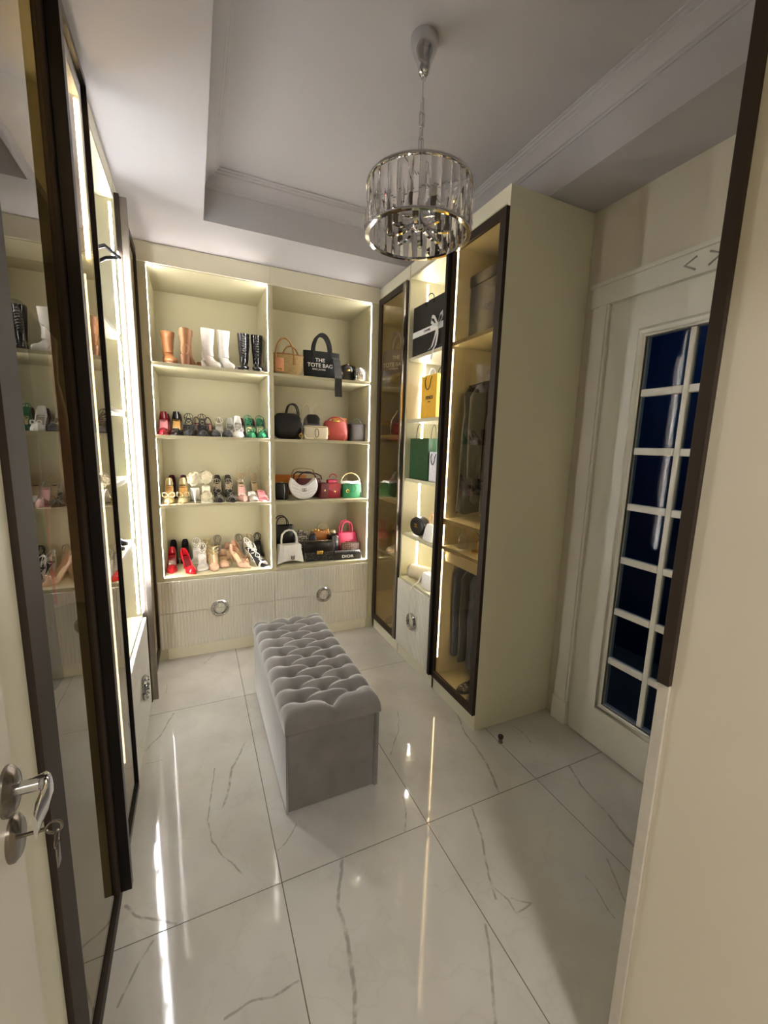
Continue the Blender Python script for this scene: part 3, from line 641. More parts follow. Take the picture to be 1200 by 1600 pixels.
def shoe(name, label, group, up_, ins, sole, h=.085, toe='point', style='pump', heel='stiletto', L=.2, extra=(), ext_m=None):
    t = thing(name, label, 'shoe', group=group, world=False)
    zs, wd, y = shoe_frame(h, L, toe); em = ext_m or up_
    plate(zs, wd, y, 0, 1, 1.03, -.004, -.0005).ob('sole', sole, t, smooth=40, world=False)
    plate(zs, wd, y, .01, .97, .94, -.0004, .0012).ob('insole', ins, t, smooth=40, world=False)
    if style in ('pump', 'sling', 'mule'):
        t0 = 0 if style == 'pump' else .46; n = 26; k = 7; L_r, R_r = [], []
        for i in range(n+1):
            tt = t0+(1-t0)*i/n; w_ = wd(tt); g = w_*max(0, min(1, 1-(tt-.5)/.13)); hh = lerp(TH, tt)
            if style != 'pump': hh *= min(1, (tt-t0)/.1+.12)
            ring = []
            for j in range(k+1):
                a = PI/2*j/k; ring.append((g+(w_-g)*math.cos(a)+(.0 if g < w_*.9 else .002*math.sin(2*a)), y(tt), zs(tt)+hh*math.sin(a)))
            if tt < .4:
                q_ = .34*(1-tt/.4); ring = [(p[0]*(1-q_*((p[2]-zs(tt))/max(hh, 1e-6))**1.5), p[1], p[2]) for p in ring]
            R_r.append(ring); L_r.append([(-p[0], p[1], p[2]) for p in ring])
        b = MB().loft(R_r, False, False, closed=False); b.loft(L_r, False, False, closed=False)
        if style == 'pump':
            v = R_r[0]+L_r[0]; m_ = k+1; b.add(v, [(j, j+1, m_+j+1, m_+j) for j in range(k)])
        o = b.ob('upper', up_, t, smooth='all', world=False)
        s = o.modifiers.new('thickness', 'SOLIDIFY'); s.thickness = .0016; s.offset = -1
    if style == 'sling':
        pts = []
        for i in range(17):
            a = PI*i/16; pts.append((.031*math.cos(a), y(.5)+(y(.02)-y(.5)+.006)*math.sin(a), zs(.5)+.018+(zs(.05)+.045-zs(.5)-.018)*math.sin(a)))
        MB().tube(pts, .0032, 6, flat=1.6).ob('sling_strap', em, t, smooth=True, world=False)
    if style == 'sandal':
        arch(zs, wd, y, .76, .034, .02).ob('toe_strap', up_, t, smooth=40, world=False)
        if 'cross' in extra:
            arch(zs, wd, y, .66, .042, .010, lean=-.015).ob('strap', em, t, smooth=40, world=False); arch(zs, wd, y, .86, .028, .010, lean=.01).ob('strap', em, t, smooth=40, world=False)
    if 'ankle' in extra:
        b = MB(); c = (0, y(.14), zs(.05)+.07)
        b.tube([(c[0]+.028*math.cos(a), c[1]+.03*math.sin(a), c[2]-.026+.026*math.sin(a)) for a in [2*PI*i/24 for i in range(24)]], .003, 6, closed=True, flat=1.5)
        for sg in (-1, 1): b.tube([(sg*.022, y(.04), zs(.02)), (sg*.017, y(.02), zs(.02)+.035), (sg*.003, y(.14)+.03, c[2])], .003, 6)
        b.ob('ankle_strap', em, t, smooth=True, world=False)
    if 'lace' in extra:
        b = MB(); tip = (0, y(.1), zs(.05)+.115)
        for sg in (-1, 1):
            b.tube([(sg*.034, y(.7), zs(.7)+.01), (-sg*.012, y(.6), zs(.6)+.045), (sg*.024, y(.45), zs(.45)+.05), (-sg*.016, y(.32), zs(.3)+.052), (sg*.027, y(.16), zs(.1)+.05)], .0022, 5)
        b.tube([(.028*math.cos(a), y(.14)+.03*math.sin(a), zs(.05)+.05+.03*math.sin(a)) for a in [2*PI*i/20 for i in range(20)]], .0026, 5, closed=True)
        for sg in (-1, 1): b.tube([(sg*.02, y(.03), zs(0)), (sg*.016, y(.02), zs(0)+.04), (sg*.003, y(.14)+.03, zs(.05)+.08)], .0026, 5)
        b.ob('laces', em, t, smooth=True, world=False)
    if 'ribbon' in extra:
        b = MB()
        for sg in (-1, 1): b.tube([(sg*.03, y(.1), zs(.05)+.05), (sg*.04, y(.2), zs(.1)+.09), (sg*.02, y(.3), zs(.1)+.13), (sg*.05, y(.36), zs(.1)+.15)], .002, 5)
        b.ob('ribbon', em, t, smooth=True, world=False)
    if 'bow' in extra: bow(MB(), (0, y(.74), zs(.74)+.044), .026).ob('bow', em, t, smooth='all', world=False)
    if 'bigbow' in extra: bow(MB(), (0, y(.72), zs(.72)+.05), .036).ob('bow', em, t, smooth='all', world=False)
    if 'pom' in extra: fluff((0, y(.1)+.008, zs(.05)+.062), .046).ob('pompom', em, t, world=False)
    if 'feather' in extra: fluff((0, y(.74), zs(.74)+.042), .036, 160, 5).ob('feather_trim', em, t, world=False)
    if 'buckle' in extra:
        b = MB().torus((0, y(.72), zs(.72)+.045), .014, .003, 'z', 20, 6); b.ob('buckle', em, t, smooth=True, world=False)
    if 'studs' in extra:
        b = MB()
        for sg in (-1, 1):
            for i in range(8):
                tt = .55+.05*i; w_ = wd(tt)*.86
                b.lathe([(.0034, 0), (0, .005)], 4, (sg*w_*.9, y(tt), zs(tt)+lerp(TH, tt)*.62))
        for k_ in range(3):
            z_ = zs(.3)+.05+.022*k_; yy = y(.5)+.016*k_
            for i in range(13):
                a = PI*i/12; b.lathe([(.0032, 0), (0, .005)], 4, (.032*math.cos(a), yy-.02*math.sin(a), z_))
            b.tube([(.031*math.cos(a), yy+.03-.05*math.sin(a), z_) for a in [PI*i/12 for i in range(13)]], .0035, 5, flat=1.5)
        b.tube([(0, y(.62), zs(.62)+.045), (0, y(.5), zs(.4)+.05), (0, y(.42), zs(.3)+.1)], .004, 5)
        b.ob('studded_straps', em, t, world=False)
    # heel
    b = MB(); rings = []
    if heel == 'stiletto': prof = ((1, .024, .024, 0), (.82, .015, .016, .005), (.5, .0075, .008, .008), (.08, .0048, .005, .009), (0, .0055, .0055, .009))
    elif heel == 'kitten': prof = ((1, .024, .024, 0), (.6, .012, .012, .005), (0, .007, .007, .007))
    else: prof = ((1, .025, .025, 0), (.5, .022, .020, .004), (0, .022, .020, .006))
    for fz, rx, ry, dy in prof:
        zt = (zs(.08)-.004)*fz; rings.append([(rx*math.cos(a), y(.1)+dy+ry*math.sin(a), zt) for a in [2*PI*i/14 for i in range(14)]])
    b.loft(rings[::-1]).ob('heel', sole if 'redsole' not in extra else up_, t, smooth=50, world=False)
    return t
def pair(mk, a, b_, lb=None):
    mk.location = a[:3]; mk.rotation_euler = (0, 0, math.radians(a[3])); return dup(mk, b_[:3], b_[3], lb)
def leather(n, c, r=.35, **k): return mat(n, c, r, var=.05, **k)
BLK = leather('black_leather', '#0f0e10', .3); PAT = leather('black_patent', '#0b0a0c', .1, coat=.6); SAT = leather('black_satin', '#131216', .45, sheen=.3)
WHT = leather('white_leather', '#e9e6e0', .4); NUDE = leather('nude_patent', '#d0a98c', .2, coat=.4); TANL = leather('tan_leather', '#96663e', .45)
RED = leather('red_patent', '#c01222', .15, coat=.6); REDD = leather('dark_red_patent', '#7c0d1c', .15, coat=.6); GRN = leather('green_leather', '#1e6b45', .4)
BEI = leather('beige_insole', '#cdb48c', .5); GOLDI = leather('gold_insole', '#b98d4d', .4); WINS = leather('white_insole', '#e2ddd4', .5)
SIL = leather('metallic_silver_leather', '#b7b2a8', .3, metal=.7); CHAMP = leather('metallic_champagne_leather', '#c8b98f', .28, metal=.6); GRY = leather('grey_suede', '#8f887f', .8)
PNK = leather('pink_leather', '#d88d93', .35); ROSE = leather('rose_satin', '#c99a92', .35); BRN = leather('brown_leather', '#7c4a3a', .4); CHO = leather('dark_brown_leather', '#3a211d', .4)
IVO = leather('ivory_tulle', '#e8dfc4', .9); BURG = leather('burgundy_satin', '#571423', .4); SOLB = leather('black_sole', '#1a1614', .6); SOLN = leather('natural_sole', '#b4946e', .6); SOLR = leather('red_sole', '#a5101c', .3)
Z1, Z2, Z3, Z4 = 2.0408+.0005, 1.5788+.0005, 1.1144+.0005, .6041+.0005
# row 4, bottom shelf
g = 'shoes on the bottom shoe shelf'
pair(shoe('high_heel', 'glossy red pointed pump with red heel on the bottom shelf', g+': red pumps', RED, REDD, RED, .09, extra=('redsole',)), (-.405, 2.025, Z4, 0), (-.29, 1.955, Z4, 24), 'glossy red pointed pump turned sideways at the front of the bottom shelf')
pair(shoe('high_heel', 'plain black pointed pump behind the red pumps', g+': black pumps', BLK, SOLB, SOLB, .095, style='pump'), (-.403, 2.236, Z4, 0), (-.32, 2.24, Z4, 0), 'plain black pointed pump behind the sideways red pump and white sandal')
pair(shoe('strappy_sandal', 'white sandal with long laces and flat white toe strap beside the red pumps', g+': white laced sandals', WHT, WINS, WHT, .08, 'square', 'sandal', extra=('lace', 'cross')), (-.2, 2.03, Z4, 0), (-.238, 2.234, Z4, 0), 'white laced sandal at the back between black pump and studded pump')
pair(shoe('high_heel', 'nude pointed pump with rows of gold studs and caged straps', g+': studded pumps', NUDE, BEI, SOLN, .09, style='sling', extra=('studs',), ext_m=CHAMP), (-.122, 1.985, Z4, -2), (-.16, 2.232, Z4, 0), 'studded nude pump at the back beside the white laced sandal')
pair(shoe('court_shoe', 'low nude patent court shoe between the studded and the tall nude pumps', g+': low nude shoes', NUDE, BEI, SOLN, .045, 'round', 'pump', 'kitten', L=.17), (-.05, 2.035, Z4, 0), (-.004, 2.249, Z4, 0), 'low nude patent court shoe behind the sideways nude bow pump')
pair(shoe('high_heel', 'nude leather pointed pump with small bow turned sideways', g+': nude bow pumps', NUDE, BEI, SOLN, .095, extra=('bow',)), (.066, 1.965, Z4, 40), (.082, 2.098, Z4, 32), 'nude bow pump standing behind its twin at the shelf front')
pair(shoe('slingback', 'grey open slingback sandal with round ankle loop at the back of the shelf', g+': grey slingbacks', GRY, GRY, SOLN, .1, 'round', 'sandal', extra=('ankle', 'cross')), (-.079, 2.235, Z4, 0), (.085, 2.232, Z4, 0), 'grey slingback sandal between low nude shoe and champagne sandal')
pair(shoe('strappy_sandal', 'white square-toe sandal with black insole and thin laces turned sideways', g+': white sandals', WHT, SOLB, WHT, .09, 'square', 'sandal', L=.185, extra=('lace',)), (.196, 1.95, Z4, 36), (.184, 2.1, Z4, 40), 'white square-toe sandal standing behind its twin near the divider')
tag(shoe('strappy_sandal', 'black strappy sandal standing behind the white sandals', g, BLK, SOLB, SOLB, .1, style='sandal', extra=('ankle', 'cross')), 'black strappy sandal standing behind the white sandals', 'shoe').location = (.238, 2.234, Z4)
tag(shoe('strappy_sandal', 'champagne metallic sandal at the back beside the black strappy sandal', g, CHAMP, CHAMP, SOLN, .1, style='sandal', L=.165, extra=('ankle',)), 'champagne metallic sandal at the back beside the black strappy sandal', 'shoe').location = (.163, 2.24, Z4)
# row 3
g = 'shoes on the third shoe shelf'
pair(shoe('high_heel', 'champagne metallic pump with open insole and large bow', g+': champagne bow pumps', CHAMP, GOLDI, SOLN, .1, extra=('bigbow',)), (-.396, 1.965, Z3, 0), (-.306, 1.965, Z3, 0), 'champagne metallic bow pump beside the heel of the pompom sandal')
pair(shoe('high_heel', 'burgundy satin pump behind the champagne pumps', g+': burgundy pumps', BURG, SOLB, BURG, .1), (-.39, 2.235, Z3, 0), (-.31, 2.235, Z3, 0), 'burgundy satin pump behind the gap of champagne pump and pompom sandal')
pair(shoe('strappy_sandal', 'ivory sandal with a big white pompom on the heel', g+': pompom sandals', IVO, IVO, WHT, .1, 'round', 'sandal', extra=('pom', 'feather')), (-.228, 1.995, Z3, 178), (-.155, 1.965, Z3, 0), 'ivory pompom sandal facing forward with feather trim on its toe')
pair(shoe('strappy_sandal', 'black and silver strappy sandal with crossed straps', g+': black silver sandals', SIL, SOLB, SOLB, .07, 'point', 'sandal', extra=('cross', 'lace'), ext_m=SIL), (-.073, 1.965, Z3, 4), (.01, 1.96, Z3, 6), 'black and silver strappy sandal beside the rose satin slingback')
pair(shoe('high_heel', 'dark taupe pump with pale insole at the back of the shelf', g+': taupe pumps', leather('taupe_suede', '#4b423a', .7), BEI, SOLB, .1), (-.06, 2.235, Z3, 3), (.02, 2.235, Z3, 3), 'dark taupe pump behind the silver sandal and rose slingback')
tag(shoe('high_heel', 'rose satin slingback pump beside the silver sandals', g, ROSE, ROSE, SOLN, .1, style='sling', extra=('buckle',), ext_m=SIL), 'rose satin slingback pump beside the silver sandals', 'shoe').location = (.093, 1.965, Z3)
pair(shoe('strappy_sandal', 'brown sandal with upright thin ribbon ties at the back of the shelf', g+': brown ribbon sandals', BRN, BEI, SOLB, .1, style='sandal', extra=('ankle', 'ribbon', 'cross'), ext_m=leather('pale_ribbon', '#d2b58e', .6)), (.115, 2.23, Z3, 0), (.22, 2.23, Z3, 0), 'brown ribbon-tied sandal at the back against the divider')
tag(shoe('block_heel', 'pale silver low block heel shoe beside the pink sandal', g, SIL, WINS, SIL, .05, 'square', 'mule', 'block', L=.185), 'pale silver low block heel shoe beside the pink sandal', 'shoe').location = (.165, 1.96, Z3)
tag(shoe('strappy_sandal', 'coral pink sandal with crossed straps at the divider', g, PNK, PNK, PNK, .06, 'round', 'sandal', 'block', L=.19, extra=('cross',)), 'coral pink sandal with crossed straps at the divider', 'shoe').location = (.236, 1.962, Z3)
# row 2
g = 'shoes on the second shoe shelf'
pair(shoe('high_heel', 'shiny dark red pump with red sole at the cabinet side', g+': dark red pumps', REDD, PNK, SOLR, .1, extra=('redsole',)), (-.407, 1.965, Z2, 0), (-.405, 2.235, Z2, 0), 'shiny dark red pump at the back corner behind its twin')
pair(shoe('high_heel', 'black pointed pump with gold insole and crystal buckle', g+': gold insole pumps', PAT, GOLDI, SOLB, .105, extra=('buckle',), ext_m=SIL), (-.328, 1.965, Z2, 0), (-.325, 2.235, Z2, 0), 'black gold-insole pump at the back behind its twin')
pair(shoe('high_heel', 'black satin heel with a large satin bow', g+': satin bow heels', SAT, SAT, SOLB, .075, style='sling', extra=('bigbow', 'lace')), (-.25, 1.965, Z2, 0), (-.163, 1.965, Z2, 0), 'black satin bow heel beside the low black mules')
pair(shoe('flat_shoe', 'low black satin mule lying in front of the slingbacks', g+': low black mules', SAT, SOLB, SOLB, .018, 'point', 'mule', 'block', L=.19), (-.083, 1.965, Z2, 3), (-.003, 1.965, Z2, 3), 'low black satin mule in front beside the white pump')
pair(shoe('slingback', 'dark brown slingback pump with rose insole behind the black mules', g+': brown slingbacks', CHO, ROSE, CHO, .1, style='sling'), (-.2, 2.235, Z2, 0), (-.117, 2.235, Z2, 0), 'dark brown slingback beside the white strappy sandal')
tag(shoe('strappy_sandal', 'white strappy sandal with ankle loop between brown slingback and white pumps', g, WHT, WINS, WHT, .08, 'round', 'sandal', extra=('ankle', 'cross')), 'white strappy sandal with ankle loop between brown slingback and white pumps', 'shoe').location = (-.036, 2.23, Z2)
pair(shoe('high_heel', 'white pump with white bow and dark open insole', g+': white pumps', WHT, GRY, WHT, .095, extra=('bow',)), (.078, 1.965, Z2, 0), (.045, 2.235, Z2, 0), 'white bow pump at the back behind its twin')
pair(shoe('slingback', 'green slingback pump with beige insole and ribbon bow', g+': green slingbacks', GRN, BEI, GRN, .085, extra=('bow', 'lace'), style='pump'), (.158, 1.965, Z2, 2), (.238, 1.965, Z2, 0), 'green bow pump against the lit divider')
pair(shoe('high_heel', 'plum suede pump behind the green slingbacks', g+': plum pumps', leather('plum_suede', '#4c2b33', .8), GRY, SOLB, .095), (.127, 2.235, Z2, 0), (.21, 2.235, Z2, 0), 'plum suede pump behind the green pump at the divider')
# boots
def boot(name, label, group, m, h, H, heel='block', sole=SOLB, toe='round', laced=False, rx=.042):
    t = thing(name, label, 'boot', group=group, world=False); L = .215; zs, wd, y = shoe_frame(h, L, toe)
    b = MB(); rings = []; n = 16
    for i in range(15):
        tt = i/14; w_ = wd(tt)*1.06; hh = lerp([(0, .075), (.3, .085), (.52, .06), (.7, .046), (.9, .034), (1, .012)], tt)
        rings.append([(w_*math.cos(a), y(tt), zs(tt)+(hh*.5+hh*.5*math.sin(a))) for a in [2*PI*k/n for k in range(n)]])
    b.loft(rings)
    rings = []
    for z_, ax, ay, cy2 in ((h+.03, .030, .05, .045), (h+.06, .032, .045, .05), (h+.09, .033, .042, .052), (h+.13, rx*.9, .048, .05), (H-.03, rx, .052, .048), (H, rx*1.02, .054, .046), (H-.004, rx*.93, .049, .046), (H-.03, rx*.9, .047, .047)):
        rings.append([(ax*math.cos(a), cy2+ay*math.sin(a), z_+(.008*math.sin(a) if z_ > H-.01 else 0)) for a in [2*PI*k/20 for k in range(20)]])
    b.loft(rings); b.ob('upper', m, t, smooth=60, world=False)
    plate(zs, wd, y, 0, 1, 1.1, -.006, .004).ob('sole', sole, t, smooth=40, world=False)
    r2_ = []
    for fz, k in ((0, .9), (1, 1.1)): r2_.append([(.026*k*math.cos(a), y(.1)+.003+.026*k*math.sin(a), (h+.0)*fz) for a in [2*PI*q/14 for q in range(14)]])
    MB().loft(r2_).ob('heel', sole, t, smooth=40, world=False)
    if laced:
        b = MB()
        for i in range(9):
            z_ = h+.07+i*(H-h-.09)/9; yy = -.006 if i > 1 else -.012
            b.tube([(-.02, .05-.044, z_), (0, yy-.002, z_+.008), (.02, .05-.044, z_+.016)], .0022, 5); b.tube([(.02, .05-.044, z_), (0, yy-.002, z_+.008), (-.02, .05-.044, z_+.016)], .0022, 5)
        b.tube([(.02, 0, H-.02), (.05, -.01, H-.05), (.045, -.012, H-.13), (.04, -.03, H-.2)], .0018, 5)
        b.ob('laces', BLK, t, smooth=True, world=False)
    else:
        MB().tube([(rx*.99, .048, H-.01), (rx*.97, .048, h+.13), (.0335, .05, h+.06)], .0016, 5).ob('zip_seam', mat('seam_brown', '#6d6458', .7), t, world=False)  # zip seam drawn as a thin grey-brown line
    return t
g = 'boots on the top shoe shelf'
pair(boot('ankle_boot', 'tan leather ankle boot with stacked heel on the top shelf', g+': tan boots', TANL, .055, .225, sole=leather('wood_heel', '#8a5a36', .5)), (-.345, 1.965, Z1, 14), (-.232, 1.965, Z1, 168), 'tan leather ankle boot turned so its stacked heel faces forward')
pair(boot('ankle_boot', 'white leather tall ankle boot with pointed toe on the top shelf', g+': white boots', WHT, .06, .275, sole=leather('white_sole', '#d6d2ca', .5), toe='point'), (-.085, 1.965, Z1, 26), (.012, 1.965, Z1, 20), 'white leather ankle boot beside the black lace-up boots')
pair(boot('lace_up_boot', 'glossy black lace-up boot on the top shelf beside the divider', g+': black boots', PAT, .035, .275, laced=True), (.125, 1.97, Z1, -10), (.222, 1.965, Z1, -4), 'glossy black lace-up boot against the lit divider')
tag(shoe('loafer', 'small tan low shoe between tan and white boots', g, TANL, BEI, SOLB, .03, 'round', 'pump', 'block', L=.18, extra=('buckle',), ext_m=GOLD), 'small tan low shoe between tan and white boots', 'shoe').location = (-.158, 2.2, Z1)
tag(shoe('loafer', 'small black low shoe behind the lace-up boots', g, BLK, SOLB, SOLB, .03, 'round', 'pump', 'block', L=.18), 'small black low shoe behind the lace-up boots', 'shoe').location = (.07, 2.2, Z1)

# ================================================================ BAGS
def srings(levels, p=4, n=28):
    """levels: (z, width, depth[, ycentre]) superellipse rings"""
    out = []
    for q in levels:
        z_, w_, d_ = q[:3]; yc = q[3] if len(q) > 3 else 0
        ring = []
        for k in range(n):
            a = 2*PI*(k+.5)/n; c, s = math.cos(a), math.sin(a)
            ring.append((math.copysign(abs(c)**(2/p), c)*w_/2, yc+math.copysign(abs(s)**(2/p), s)*d_/2, z_))
        out.append(ring)
    return out
def sbag(levels, p=4, n=28): return MB().loft(srings(levels, p, n))
def arc_pts(w_, h_, z0, y=0, n=18, x0=0, p=1.0, lean=0):
    return [(x0-w_/2*math.copysign(abs(math.cos(PI*i/n))**p, math.cos(PI*i/n)), y+lean*math.sin(PI*i/n), z0+h_*math.sin(PI*i/n)**p) for i in range(n+1)]
def bag(name, label, loc, rz=0, cat='handbag', group=None): return thing(name, label, cat, loc, rz, group, world=False)
def P(b, name, m, t, smooth=45): return b.ob(name, m, t, smooth=smooth, world=False)
STRAW = brick_mat('woven_straw', '#d2b67c', '#8a6c3a', .014, .007)
WOVD = brick_mat('dark_woven', '#3a2c24', '#0e0a08', .012, .012)
MONO = check_mat('black_grey_monogram', '#8b8a86', '#141416', 75)
CHK = check_mat('brown_monogram', '#6a4a36', '#2a1a14', 60)
SNAKE = check_mat('snake_print', '#c9c0ae', '#59504a', 55)
HOUND = check_mat('grey_black_weave', '#b9b2a4', '#3c3833', 130)
SPARK = check_mat('crystal_mesh', '#f0eee8', '#7b7770', 160, .15); SPARK.node_tree.nodes['Principled BSDF'].inputs['Metallic'].default_value = .8
CANV = mat('black_canvas', '#0d0d0f', .8, bump=.3); GCANV = mat('grey_canvas', '#7d7a84', .8, bump=.3); CREAML = leather('cream_leather', '#ddd2b6', .45)
CORAL = leather('coral_leather', '#98382f', .45); TANB = leather('tan_orange_leather', '#b5702f', .45); PINKB = leather('hot_pink_leather', '#d63a62', .4); REDB = leather('berry_red_leather', '#9c1a30', .35)
BURGB = leather('burgundy_leather', '#55121f', .4); GRNB = leather('emerald_quilted_leather', '#0f6a3c', .4); WHB = leather('bright_white_leather', '#efece6', .4); GREYB = leather('grey_nubuck', '#8c8a86', .8)
PRINTW = mat('white_print', '#e8e6e0', .7); PRINTB = mat('black_print', '#161412', .6); ORANGE = mat('orange_card', '#c97a2c', .6); PEACH = leather('peach_leather', '#d99a72', .4)
# --- row 1: basket, tote, box bag, clutch
t = bag('basket_bag', 'woven straw basket bag with leather handles and tan leather label', (.446, 2.03, Z1))
lv = [(0, .18, .11), (.008, .195, .12), (.06, .222, .14), (.12, .24, .155), (.16, .247, .16), (.1605, .233, .146), (.02, .18, .11)]
P(sbag(lv, 2.6, 36), 'body', STRAW, t, 60); P(MB().tube([(p[0], p[1], .16) for p in srings([(0, .243, .156)], 2.6, 36)[0]], .005, 6, closed=True), 'rim', leather('tan_rim', '#9a6a3a', .5), t)
for sy, dx, hh in ((-1, -.03, .15), (1, .045, .13)):
    hn = P(MB().tube(arc_pts(.14, hh, .12, sy*.082, 20, dx, 1, sy*-.01), .0065, 8), 'handle', leather('handle_leather', '#a5773f', .45), t, 60)
    for s in (-1, 1): P(MB().cbox(dx+s*.07-.011, dx+s*.07+.011, sy*.083-.003, sy*.083+.003, .085, .135, .002), 'tab', leather('handle_leather', '#a5773f'), hn)
lb = P(MB().cbox(-.103, -.04, -.088, -.083, .03, .125, .002), 'leather_label', PEACH, t); P(MB().cbox(-.09, -.055, -.0895, -.088, .038, .052, .0005), 'foil_mark', GOLD, lb)
t = bag('tote_bag', 'black canvas tote bag printed with white words, handles standing up', (.717, 2.03, Z1))
P(sbag([(0, .26, .12), (.01, .272, .135), (.1, .284, .12), (.19, .288, .07), (.218, .29, .05), (.2185, .28, .04), (.1, .265, .09)], 3.2), 'body', CANV, t)
for sy in (-1, 1): P(MB().band([(p[0], p[1], p[2]) for p in [(-.068, sy*.045, .12), (-.068, sy*.032, .21)]+arc_pts(.136, .13, .215, sy*.026, 16)+[(.068, sy*.032, .21), (.068, sy*.045, .12)]], (0, 1, 0), .008, .02), 'handle', CANV, t)
lettering(t, 'lettering', 'THE', .036, (-.03, -.0685, .142), PRINTW, sx=1.15); lettering(t, 'lettering', 'TOTE BAG', .040, (-.03, -.0715, .102), PRINTW, sx=1.05); lettering(t, 'lettering', 'MARC JACOBS', .016, (-.04, -.0715, .073), PRINTW)
t = bag('scarf', 'black scarf draped over the tote bag and hanging below the shelf edge', (.8, 1.9, Z1), 0, 'scarf')
P(MB().band([(.01, .08, .175), (.015, .05, .155), (.012, .02, .1), (.008, -.02, .03), (-.002, -.052, .014), (-.008, -.072, -.002), (-.01, -.075, -.07), (-.006, -.073, -.135)], (1, 0, 0), .056, .006), 'cloth', SAT, t)
t = bag('box_bag', 'black leather box handbag with short handle between tote and clutch', (.922, 2.03, Z1))
P(sbag([(0, .103, .10), (.008, .11, .108), (.1, .108, .105), (.13, .1, .09), (.138, .075, .06)], 5), 'body', BLK, t); P(MB().band([(-.05, -.056, .03), (-.052, -.056, .12), (0, -.04, .142), (.052, -.056, .12), (.05, -.056, .03)], (0, 1, 0), .003, .012), 'piping', PAT, t); P(MB().cbox(-.015, .015, -.0595, -.054, .085, .1, .002), 'clasp', GOLD, t)
t = bag('evening_clutch', 'small sparkling silver crystal clutch at the end of the top shelf', (1.003, 1.915, Z1), 0, 'clutch')
P(sbag([(0, .06, .03), (.012, .092, .05), (.05, .1, .055), (.09, .092, .05), (.106, .055, .028)], 2.4), 'body', SPARK, t); P(MB().torus((0, 0, .055), .049, .0025, 'y', 30, 6), 'frame', CHROME, t); P(MB().lathe([(0, -.006), (.006, 0), (0, .006)], 8, (0, 0, .11)), 'clasp', CHROME, t)
# --- row 2
t = bag('saddle_bag', 'slouchy black leather saddle bag with knotted strap', (.435, 1.985, Z2), 2)
P(sbag([(0, .13, .07, 0), (.02, .19, .1, 0), (.07, .225, .11, 0), (.12, .22, .095, .004), (.165, .2, .06, .008), (.19, .15, .03, .01)], 2.8), 'body', BLK, t)
P(sbag([(.06, .12, .012, -.056), (.1, .2, .014, -.054), (.15, .205, .014, -.042), (.185, .17, .02, -.02), (.194, .12, .03, 0)], 2.6), 'flap', leather('black_soft_leather', '#17161a', .38), t)
P(MB().tube([(.09, -.04, .16), (.11, -.06, .08), (.1, -.075, .02), (.075, -.08, .006), (.06, -.082, .02)], .005, 6), 'strap', BLK, t)
P(MB().torus((.085, -.082, .03), .014, .004, 'y', 18, 6), 'buckle', GOLD, t)
t = bag('shopper_bag', 'black leather shopper with two tall round handles behind the saddle bag', (.49, 2.15, Z2))
P(sbag([(0, .16, .09), (.01, .17, .1), (.1, .18, .09), (.165, .19, .06)], 4), 'body', BLK, t)
for sy in (-1, 1): P(MB().tube(arc_pts(.1, .12, .16, sy*.026, 18, .02, .8), .0055, 8), 'handle', BLK, t, 60)
t = bag('backpack', 'grey mini backpack with black trim behind the cream camera bag', (.668, 2.13, Z2), 0, 'backpack')
P(sbag([(0, .13, .09), (.01, .14, .1), (.12, .145, .095), (.17, .13, .08), (.195, .09, .05)], 3.2), 'body', GREYB, t); P(sbag([(.13, .1, .012, -.053), (.17, .11, .02, -.045), (.197, .09, .05, -.01), (.205, .07, .06, 0)], 3), 'flap', BLK, t); P(sbag([(.015, .1, .02, -.05), (.07, .105, .028, -.05), (.1, .08, .02, -.05)], 3), 'pocket', GREYB, t)
for s in (-1, 1): P(MB().band(arc_pts(.075, .11, .18, .0, 14, s*.048), (0, 1, 0), .012, .003), 'strap', CREAML, t)
t = bag('camera_bag', 'cream rectangular camera bag with oval ring emblem on the second bag shelf', (.643, 1.925, Z2))
P(MB().cbox(-.092, .092, -.034, .034, .0, .107, .014), 'body', CREAML, t, 60); P(MB().tube([(-.09, -.034, .098), (.09, -.034, .098)], .0018, 6), 'zip', GOLD, t)
em = MB(); em.tube([(.014*math.cos(a), -.0355, .052+.024*math.sin(a)+math.copysign(.008, math.sin(a))) for a in [2*PI*i/24 for i in range(24)]], .003, 6, closed=True); P(em, 'emblem', leather('emblem_taupe', '#8a775a', .4), t)
P(MB().band([(-.09, 0, .09), (-.0965, -.02, .07), (-.096, -.04, .03), (-.085, -.05, .012), (-.06, -.052, .009), (-.03, -.055, .009)], (0, .6, .8), .014, .002), 'strap', CREAML, t)
t = bag('pouch_bag', 'coral red slouchy leather pouch bag with gold charm', (.82, 1.975, Z2))
P(sbag([(0, .16, .08), (.015, .2, .1), (.07, .215, .1), (.13, .2, .06), (.155, .17, .025)], 3), 'body', CORAL, t); P(MB().tube(arc_pts(.14, .045, .14, 0, 14, 0, 1, -.02), .005, 6), 'handle', CORAL, t); P(MB().torus((-.08, -.052, .07), .01, .003, 'y', 16, 6).torus((-.078, -.054, .05), .007, .0025, 'y', 16, 6), 'charm', GOLD, t); P(MB().cbox(-.03, .02, -.03, -.026, .145, .16, .002), 'clasp', GOLD, t)
t = bag('pouch_bag', 'tan orange leather pouch behind the coral pouch', (.9, 2.12, Z2), -8)
P(sbag([(0, .1, .06), (.01, .12, .075), (.1, .12, .06), (.17, .13, .03), (.19, .13, .012)], 3.4), 'body', TANB, t); P(MB().tube([(-.06, 0, .187), (.06, 0, .187)], .003, 6), 'zip', GOLD, t)
t = bag('basket_bag', 'small dark brown woven basket bag with lid at the shelf end', (.99, 1.97, Z2))
